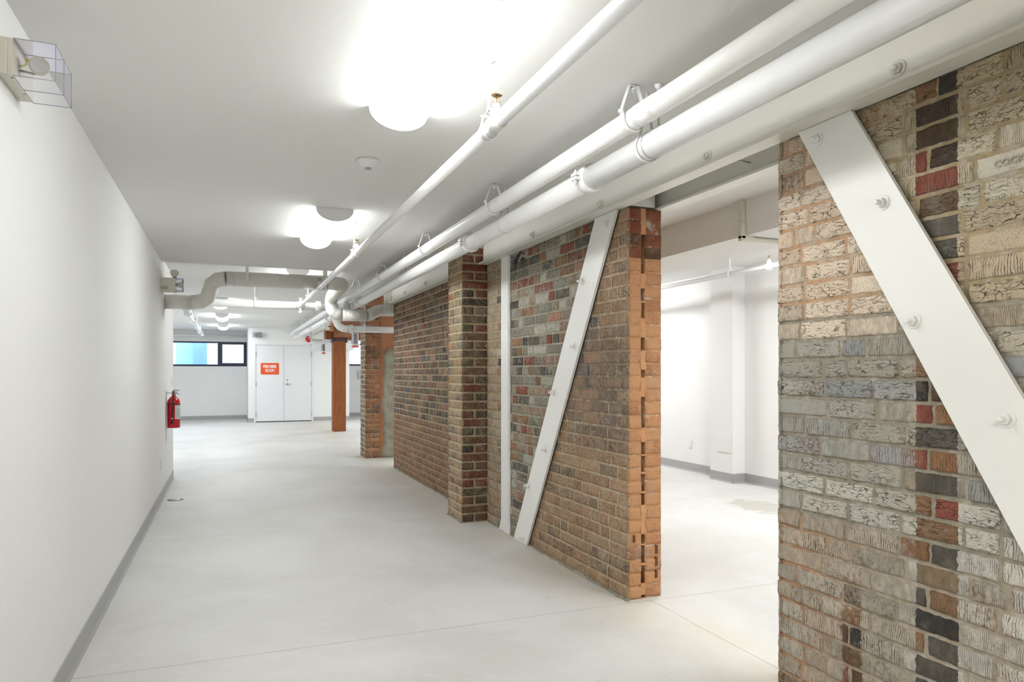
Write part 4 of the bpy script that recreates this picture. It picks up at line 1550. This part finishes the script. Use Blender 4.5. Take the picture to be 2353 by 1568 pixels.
# valve-like fittings where the thin pipe meets it
vf = MB()
vf.lathe((0.868, YC - 0.02, ZC_), [(0.030, -0.12), (0.030, -0.085), (0.05, -0.08), (0.055, -0.05), (0.05, -0.045)], 20, 'y')
vf.cyl((0.868, YC - 0.09, ZC_ + 0.02), (0.868, YC - 0.09, ZC_ + 0.085), 0.014, 12).lathe((0.868, YC - 0.09, ZC_), [(0.028, 0.075), (0.028, 0.085)], 14)
vf.cyl((0.868, YC - 0.09, ZC_ - 0.03), (0.868, YC - 0.09, ZC_ - 0.09), 0.016, 12).lathe((0.868, YC - 0.09, ZC_), [(0.024, -0.11), (0.028, -0.095), (0.018, -0.08)], 14)
vf.build('drain_fitting', 'pipe', pc)
rod_hanger(0.31, YC, ZC_, RC, CE2, 'white rod hanger holding the horizontal cross pipe below the duct', 'rod hanger of the cross pipe', 'x')

# low branch going right over the pier
pl_ = thing('low_branch_pipe', (1.7, 9.62, 1.89), 'horizontal white pipe with an elbow running into the gap in front of the brick pier', 'pipe')
pth = [(1.36, 9.62, 2.06)] + [(1.36 + 0.13 * (1 - math.cos(a)), 9.62, 2.02 - 0.13 * math.sin(a)) for a in [math.radians(q) for q in range(0, 91, 15)]] + [(1.56, 9.62, 1.89)]
MB().tube(pth, 0.049, 24).build('elbow', 'pipe', pl_)
MB().cyl((1.56, 9.62, 1.89), (3.0, 9.62, 1.886), 0.044, 24).build('pipe_run', 'pipe', pl_)
coupling(pl_, (1.565, 9.62, 1.89), 0.047, 'x', 0.05)
coupling(pl_, (1.40, 9.62, 2.02), 0.047, 'x', 0.05)

rod_hanger(1.75, 9.62, 1.888, 0.044, CE2, 'white rod hanger holding the low pipe in front of the brick pier', 'rod hanger of the low pipe', 'x')
# left branch line along the alcove
XA, ZA = -0.575, 2.19
pa = thing('alcove_pipe', (XA, 14, ZA), 'white sprinkler pipe seen over the left window, running toward the far wall', 'pipe')
MB().cyl((XA, 9.50, ZA - 0.0), (XA, 17.8, ZA - 0.0), 0.032, 20).build('pipe_run', 'pipe', pa)
for yy in (11.6, 13.4, 15.2, 16.9):
    coupling(pa, (XA, yy, ZA), 0.034, 'y', 0.07)
for k, (yy, lb) in enumerate(((11.9, 'dark upright sprinkler on the left alcove pipe, nearest one'), (13.9, 'dark upright sprinkler on the left alcove pipe, middle one'))):
    dup(s0, (XA, yy, ZA + 0.0325), lb)
for yy, lb in ((12.6, 'rod hanger on the left alcove pipe, nearest one'), (14.9, 'rod hanger on the left alcove pipe, middle one'), (17.0, 'rod hanger on the left alcove pipe, farthest one')):
    rod_hanger(XA, yy, ZA, 0.032, CE2, 'thin ' + lb, 'rod hangers of the alcove pipe')
# pipe above the far window
pw = thing('window_wall_pipe', (-1, 20.5, 2.31), 'thin white pipe running level above the far left window', 'pipe')
MB().cyl((-3.19, 20.5, 2.31), (0.47, 20.5, 2.30), 0.024, 16).build('pipe_run', 'pipe', pw)
MB().cyl((0.2, 20.5, 2.32), (0.2, 20.5, CE2), 0.006, 8).build('rod', 'pipe', pw)

# ---------------------------------------------------------------- spiral duct
RD = 0.078
dt = thing('spiral_duct', (0.5, 7.9, 2.3), 'round cream spiral duct bending across the corridor below the ceiling', 'duct')
ZT, ZL = 2.288, 2.035
def bez(p0, p1, p2, n):
    return [tuple((1 - t) ** 2 * p0[i] + 2 * (1 - t) * t * p1[i] + t * t * p2[i] for i in range(3)) for t in [k / n for k in range(1, n + 1)]]


YD = 9.22
le = [(-0.36, 8.08, ZL)] + bez((-0.36, 8.08, ZL), (-0.19, 8.05, ZL), (-0.185, 8.0, 2.155), 3) + bez((-0.185, 8.0, 2.155), (-0.18, 7.97, ZT), (-0.02, 7.93, ZT), 3)
run = [(-0.02, 7.93, ZT), (1.02, 7.93, ZT + 0.008)]
re_ = [(1.02, 7.93, ZT + 0.008)] + bez((1.02, 7.93, ZT + 0.008), (1.20, 7.93, ZT + 0.008), (1.21, 8.12, ZT + 0.006), 5)
# runs away from the camera, then down, then right under the pipes
dn = [(1.21, 8.12, ZT + 0.006), (1.235, 8.9, ZT)]
dn += bez((1.235, 8.9, ZT), (1.24, YD, ZT), (1.24, YD, 2.18), 4)
dn += bez((1.24, YD, 2.18), (1.24, YD, 2.048), (1.38, YD, 2.046), 4)
low = [(1.38, YD, 2.046), (1.70, YD, 2.046)]
off = [(1.70, YD, 2.046), (1.76, YD + 0.03, 2.065), (1.86, YD + 0.10, 2.122), (1.92, YD + 0.13, 2.138)]
out = [(1.92, YD + 0.13, 2.138), (3.0, YD + 0.13, 2.142)]
def ductseg(path, name, seams=None, slant=0.0):
    m_ = MB()
    m_.tube(path, RD, 36, caps=True)
    if seams:
        a, b = Vector(path[0]), Vector(path[-1])
        L = (b - a).length
        k = seams * 0.5
        while k < L:
            c = a + (b - a) * (k / L)
            d_ = (b - a).normalized()
            pts_ = []
            for q in range(30):
                an = 2 * PI * q / 30
                pts_.append((c.x + slant * math.sin(an) * 1.0, c.y + (RD + 0.0007) * math.cos(an), c.z + (RD + 0.0007) * math.sin(an)))
            m_.tube(pts_, 0.0016, 5, closed=True)
            k += seams
    else:
        for p_, q_ in zip(path[1:-1], path[2:]):
            i = path.index(p_)
            t_ = (Vector(path[i + 1]) - Vector(path[i - 1])).normalized()
            upv = Vector((0, 0, 1)) if abs(t_.z) < 0.9 else Vector((0, 1, 0))
            nx = t_.cross(upv).normalized()
            ny = t_.cross(nx)
            pts_ = [tuple(Vector(p_) + (nx * math.cos(2 * PI * q / 30) + ny * math.sin(2 * PI * q / 30)) * (RD + 0.0007)) for q in range(30)]
            m_.tube(pts_, 0.0018, 5, closed=True)
    o = m_.build(name, 'duct', dt)
    return o


ductseg([(-0.618, 8.08, ZL), (-0.36, 8.08, ZL)], 'duct_section', 0.14, -0.012)
ductseg(le, 'elbow')
ductseg(run, 'duct_section', 0.118, -0.016)
ductseg(re_, 'elbow')
ductseg(dn, 'elbow')
ductseg(low, 'duct_section', 0.085, -0.014)
ductseg(off, 'elbow')
ductseg(out, 'duct_section', 0.09, -0.004)
for xx in (0.185, 1.0):
    m_ = MB()
    m_.box(xx - 0.014, xx + 0.014, 7.85, 7.852, ZT, CE2)
    for k in range(18):
        pass
    pts_ = arc((xx, 7.93, ZT + 0.004), RD + 0.002, PI, 2 * PI, 18, 'yz')
    vs_, fs = [], []
    for p in pts_:
        vs_ += [(xx - 0.014, p[1], p[2]), (xx + 0.014, p[1], p[2])]
    for i in range(len(pts_) - 1):
        fs.append((2 * i, 2 * i + 1, 2 * i + 3, 2 * i + 2))
    m_.add(vs_, fs, True)
    m_.box(xx - 0.014, xx + 0.014, 8.009, 8.011, ZT, CE2)
    m_.build('hanging_strap', 'duct', dt)
# big insulated duct in the far bay
t = thing('round_duct', (2.8, 17.5, 1.97), 'large pale round duct with a rounded end behind the timber post', 'duct')
MB().tube([(1.9, 17.5, 1.97), (2.72, 17.5, 1.97), (2.84, 17.5, 2.0), (2.93, 17.5, 2.08), (2.97, 17.5, 2.2), (2.98, 17.5, CE2 - 0.16)], 0.15, 28).build('duct_body', 'whiteplastic', t)
MB().tube([(1.9, 17.5, 1.97), (1.88, 17.52, 2.1), (1.88, 17.6, CE2 - 0.002)], 0.02, 10).build('stub', 'whiteplastic', t)

# louvred boxes with a red lower strip
def louvre(x, y, ztop, h_, w_, d_, label, zhang):
    r = thing('louvred_box', (x, y, ztop - h_), label, 'vent box')
    MB().box(x - w_ / 2, x + w_ / 2, y, y + d_, ztop - h_, ztop).build('casing', 'whiteplastic', r, 0.004)
    l_ = MB()
    n = 12
    for i in range(n):
        zz = ztop - 0.02 - (h_ - 0.06) * i / (n - 1)
        l_.box(x - w_ * 0.38, x + w_ * 0.30, y - 0.004, y - 0.0005, zz - 0.005, zz + 0.005)
        l_.box(x - w_ / 2 - 0.004, x - w_ / 2 - 0.0005, y + 0.02, y + d_ - 0.02, zz - 0.005, zz + 0.005)
    l_.build('louvre_slots', 'ink', r)
    MB().box(x - w_ / 2 - 0.006, x + w_ / 2 + 0.006, y - 0.006, y + d_ * 0.8, ztop - h_ - 0.03, ztop - h_ - 0.001).build('red_strip', 'redtag', r)
    MB().cyl((x, y + d_ / 2, ztop - 0.002), (x, y + d_ / 2, zhang), 0.008, 8).build('hanging_rod', 'whiteplastic', r)
    return r


louvre(2.20, 13.0, 2.03, 0.235, 0.105, 0.16, 'white louvred box with a red lower edge, right of the timber post top', 2.06)
louvre(2.02, 16.2, 1.955, 0.20, 0.055, 0.2, 'small white louvred box with a red lower edge, left of the timber post', 2.215)
t = thing('grey_panel_box', (3.6, YF, 1.11), 'small grey electrical box on the far wall left of the brick pier', 'electrical box')
MB().box(3.56, 3.66, YF - 0.05, YF - 0.0005, 1.11, 1.36).build('box_body', 'grey', t, 0.003)

# ---------------------------------------------------------------- emergency lights on the left wall
XW = XL
t = thing('emergency_light', (XW, 2.52, 2.15), 'remote emergency lamp under a two-cell clear guard, top left corner of the photo', 'emergency light')
MB().box(XW, -0.595, 2.405, 2.636, 2.151, 2.258).build('back_box', 'cream', t, 0.002)
MB().box(-0.595, -0.581, 2.408, 2.633, 2.150, 2.258).build('cover_plate', 'cream', t, 0.001)
g = guard_cells(t, -0.58, -0.475, 2.408, 2.632, 2.149, 2.258, 'x', 2, 0.0011)
scr = MB()
for yy in (2.43, 2.56):
    scr.lathe((-0.588, yy, 2.150), [(0.003, -0.001), (0.003, 0.002)], 8)
scr.build('screw', 'dark', t)
lh = MB()
ax = Vector((0.06, -1, -0.10)).normalized()
c0_ = Vector((-0.527, 2.462, 2.205))
lh.tube([c0_ - ax * 0.030, c0_ - ax * 0.018, c0_, c0_ + ax * 0.010], [0.012, 0.021, 0.0265, 0.0275], 24)
hd = lh.build('lamp_head', 'cream', t)
MB().tube([c0_ + ax * 0.009, c0_ + ax * 0.0125], [0.0215, 0.021], 24).build('lens', 'chrome', hd)
MB().tube([(-0.58, 2.47, 2.20), (-0.563, 2.465, 2.205), (-0.56, 2.462, 2.222), (-0.549, 2.47, 2.226), (-0.54, 2.48, 2.218)], 0.0022, 8).build('wire', 'yellow', t, label='yellow wire')
MB().cyl((-0.58, 2.475, 2.190), (-0.54, 2.475, 2.186), 0.0035, 8).build('swivel_arm', 'grey', t)

t = thing('emergency_light', (XW, 7.7, 2.10), 'cream emergency light box with caged lamp, above the left duct end', 'emergency light')
MB().box(XW, -0.49, 7.62, 7.88, 2.108, 2.232).build('battery_box', 'cream', t, 0.004)
MB().box(-0.6195, -0.555, 7.6165, 7.6195, 2.113, 2.148).build('test_plate', 'grey', t)
guard_cells(t, -0.49, -0.425, 7.64, 7.75, 2.108, 2.23, 'x', 1, 0.0032)
MB().tube([(-0.49, 7.70, 2.17), (-0.45, 7.69, 2.17), (-0.435, 7.68, 2.17)], [0.014, 0.03, 0.034], 16).build('lamp_head', 'whiteplastic', t)
MB().tube([(-0.50, 7.74, 2.233), (-0.505, 7.72, 2.262), (-0.50, 7.66, 2.285)], [0.010, 0.022, 0.040], 16).build('lamp_head', 'cream', t)

# extinguisher
EX, EY, EZ = -0.548, 8.28, 0.690
t = thing('fire_extinguisher', (EX, EY, EZ), 'red fire extinguisher hanging at the end of the left wall', 'fire extinguisher')
RB = 0.064
MB().lathe((EX, EY, EZ), [(0.058, 0.0), (RB, 0.006), (RB, 0.262), (RB * 0.97, 0.285), (RB * 0.84, 0.306), (RB * 0.6, 0.325), (0.026, 0.335), (0.018, 0.350), (0.018, 0.368)], 32).build('cylinder', 'red', t)
pa_ = []
lbv, lbf = [], []
for i in range(11):
    a = math.radians(-75 + 80 * i / 10)
    for zz in (0.095, 0.245):
        lbv.append((EX + (RB + 0.0008) * math.cos(a), EY + (RB + 0.0008) * math.sin(a), EZ + zz))
for i in range(10):
    lbf.append((2 * i, 2 * i + 2, 2 * i + 3, 2 * i + 1))
lb_ = MB().add(lbv, lbf, True).build('paper_label', 'paper', t)
ln_ = MB()
for zz in (0.232, 0.205, 0.185, 0.178, 0.16, 0.148, 0.136, 0.124, 0.112):
    vv, ff = [], []
    for i in range(9):
        a = math.radians(-62 + 60 * i / 8)
        for dz in (-0.0012, 0.0012):
            vv.append((EX + (RB + 0.0014) * math.cos(a), EY + (RB + 0.0014) * math.sin(a), EZ + zz + dz))
    for i in range(8):
        ff.append((2 * i, 2 * i + 2, 2 * i + 3, 2 * i + 1))
    ln_.add(vv, ff, True)
ln_.build('printed_lines', 'ink', lb_)
MB().lathe((EX, EY, EZ), [(RB + 0.0005, 0.252), (RB + 0.003, 0.252), (RB + 0.003, 0.262), (RB + 0.0005, 0.262)], 32).build('strap', 'dark', t)
vl = MB().cyl((EX, EY, EZ + 0.366), (EX, EY, EZ + 0.396), 0.017, 16)
vl.cyl((EX - 0.02, EY, EZ + 0.382), (EX + 0.035, EY, EZ + 0.382), 0.009, 12)
vh = vl.build('valve', 'grey', t)
MB().tube([(EX - 0.01, EY, EZ + 0.398), (EX + 0.02, EY - 0.01, EZ + 0.408), (EX + 0.055, EY - 0.03, EZ + 0.402)], 0.006, 8).tube([(EX, EY, EZ + 0.378), (EX + 0.03, EY - 0.01, EZ + 0.374), (EX + 0.05, EY - 0.03, EZ + 0.362)], 0.0055, 8).build('lever', 'grey', vh)
MB().lathe((EX + 0.022, EY - 0.022, EZ + 0.386), [(0.013, 0.0), (0.013, -0.008), (0.011, -0.009)], 14, 'y').build('pressure_gauge', 'chrome', vh)
MB().tube([(EX + 0.0, EY - 0.016, EZ + 0.385), (EX - 0.0, EY - 0.055, EZ + 0.372), (EX + 0.002, EY - 0.076, EZ + 0.33), (EX - 0.002, EY - 0.078, EZ + 0.22), (EX - 0.010, EY - 0.078, EZ + 0.12), (EX - 0.014, EY - 0.077, EZ + 0.045)], [0.008] * 4 + [0.0085, 0.0105], 12).build('hose', 'dark', t)
MB().cyl((EX - 0.012, EY - 0.078, EZ + 0.098), (EX - 0.013, EY - 0.078, EZ + 0.108), 0.0105, 12).build('hose_clip', 'whiteplastic', t)
MB().box(XW + 0.0005, XW + 0.004, EY - 0.02, EY + 0.02, EZ + 0.12, EZ + 0.40).tube([(XW + 0.003, EY, EZ + 0.378), (EX - 0.018, EY, EZ + 0.374)], 0.004, 8).build('wall_bracket', 'grey', t)

# wall plates on the left wall
t = thing('wall_outlet', (XW, 7.65, 0.31), 'white wall outlet low on the left wall', 'outlet')
MB().box(XW, XW + 0.006, 7.615, 7.685, 0.312, 0.428).build('outlet_plate', 'whiteplastic', t, 0.002)
MB().box(XW + 0.006, XW + 0.009, 7.63, 7.67, 0.33, 0.362).box(XW + 0.006, XW + 0.009, 7.63, 7.67, 0.378, 0.41).build('socket', 'whiteplastic', t)
t = thing('light_switch', (XW, 9.0, 1.1), 'white light switch plate above the fire extinguisher', 'light switch')
MB().box(XW, XW + 0.006, 8.97, 9.04, 1.12, 1.24).build('switch_plate', 'whiteplastic', t, 0.002)
MB().box(XW + 0.006, XW + 0.010, 8.99, 9.02, 1.155, 1.20).build('rocker', 'whiteplastic', t)

# floor cleanout
t = thing('floor_drain', (-0.496, 7.722, 0), 'round dirty floor drain cover beside the left baseboard', 'floor drain')
MB().lathe((-0.496, 7.722, 0), [(0.075, 0.0002), (0.074, 0.003), (0.060, 0.0035), (0.058, 0.0015)], 28).build('rim', 'mud', t)
MB().lathe((-0.496, 7.722, 0), [(0.056, 0.0004), (0.055, 0.0042), (0.012, 0.0044)], 24).build('cover', 'galv', t)
for k, (x0, y0_) in enumerate(((1.722, 3.055), (1.75, 3.075))):
    o = MB().add([(x0, y0_ + 0.012, 0.0008), (x0 + 0.003, y0_ + 0.013, 0.0008), (x0 + 0.028, y0_ - 0.012, 0.0008), (x0 + 0.025, y0_ - 0.013, 0.0008)], [(0, 1, 2, 3)]).build('crayon_mark', 'blue', bpy.data.objects['floor'])

# ---------------------------------------------------------------- side room things
t = thing('wall_outlet', (5.585, 7.42, 0.3), 'white wall outlet on the side-room wall, seen through the opening', 'outlet')
MB().box(5.579, 5.5845, 7.38, 7.45, 0.30, 0.42).build('outlet_plate', 'whiteplastic', t, 0.002)
MB().box(5.576, 5.579, 7.395, 7.435, 0.318, 0.35).box(5.576, 5.579, 7.395, 7.435, 0.368, 0.40).build('socket', 'whiteplastic', t)
t = thing('access_panel', (5.41, 6.56, 0.35), 'square white access panel low on the side-room pilaster', 'access panel')
MB().box(5.402, 5.4095, 6.44, 6.68, 0.345, 0.575).build('panel_frame', 'wall', t, 0.002)
MB().box(5.400, 5.402, 6.456, 6.664, 0.361, 0.559).build('panel_door', 'wall', t, 0.001)
X5, Z5 = 4.9, 2.325
p5 = thing('side_room_pipe', (X5, 6, Z5), 'bright white sprinkler pipe in the side room, seen through the opening', 'pipe')
MB().cyl((X5, YB, Z5), (X5, 8.6, Z5), 0.026, 20).build('pipe_run', 'pipe', p5)
m_ = MB()
ring(m_, (X5, 5.27, Z5), 0.034, 0.07)
m_.cyl((X5, 5.27, Z5), (X5, 5.27, Z5 + 0.06), 0.02, 14)
m_.build('outlet_tee', 'pipe', p5)
dup(s0, (X5, 5.27, Z5 + 0.0605), 'upright sprinkler on the side-room pipe beside the near brick wall')
rod_hanger(X5, 5.84, Z5, 0.026, CE3, 'white rod hanger of the side-room pipe, seen in the opening', 'rod hanger of the side-room pipe')
# conduit that drops down the bulkhead and turns under it
cd = thing('conduit', (3.08, 3.56, 2.16), 'grey-white conduit dropping down the bulkhead face and turning under it', 'conduit')
MB().box(3.065, 3.098, 3.545, 3.572, 2.26, CE - 0.001).build('riser', 'cream', cd, 0.003)
MB().box(3.062, 3.099, 3.538, 3.572, 2.150, 2.262).build('elbow_box', 'cream', cd, 0.004)
MB().cyl((3.10, 3.555, 2.155), (3.62, 3.555, 2.155), 0.0155, 14).box(3.062, 3.16, 3.538, 3.572, 2.137, 2.171).build('horizontal_run', 'cream', cd, 0.002)
# distant things at the far end of the side room
t = thing('unistrut_rail', (4.4, 9.3, 2.4), 'thin dark rail hung under the side-room ceiling, far end', 'rail')
MB().box(3.9, 5.05, 9.3, 9.32, 2.405, 2.415).build('rail', 'grey', t)
MB().cyl((5.0, 9.31, 2.415), (5.0, 9.31, CE3), 0.005, 8).cyl((4.0, 9.31, 2.415), (4.0, 9.31, CE3), 0.005, 8).build('rod', 'grey', t)
t = thing('conduit', (4.4, 9.0, 2.3), 'thin grey conduit below the dark rail at the side-room far end', 'conduit')
MB().cyl((3.9, 9.0, 2.31), (5.3, 9.0, 2.31), 0.01, 8).build('tube', 'galv', t)
MB().cyl((5.28, 9.0, 2.25), (5.28, 9.0, CE3), 0.007, 8).build('rod', 'grey', t)
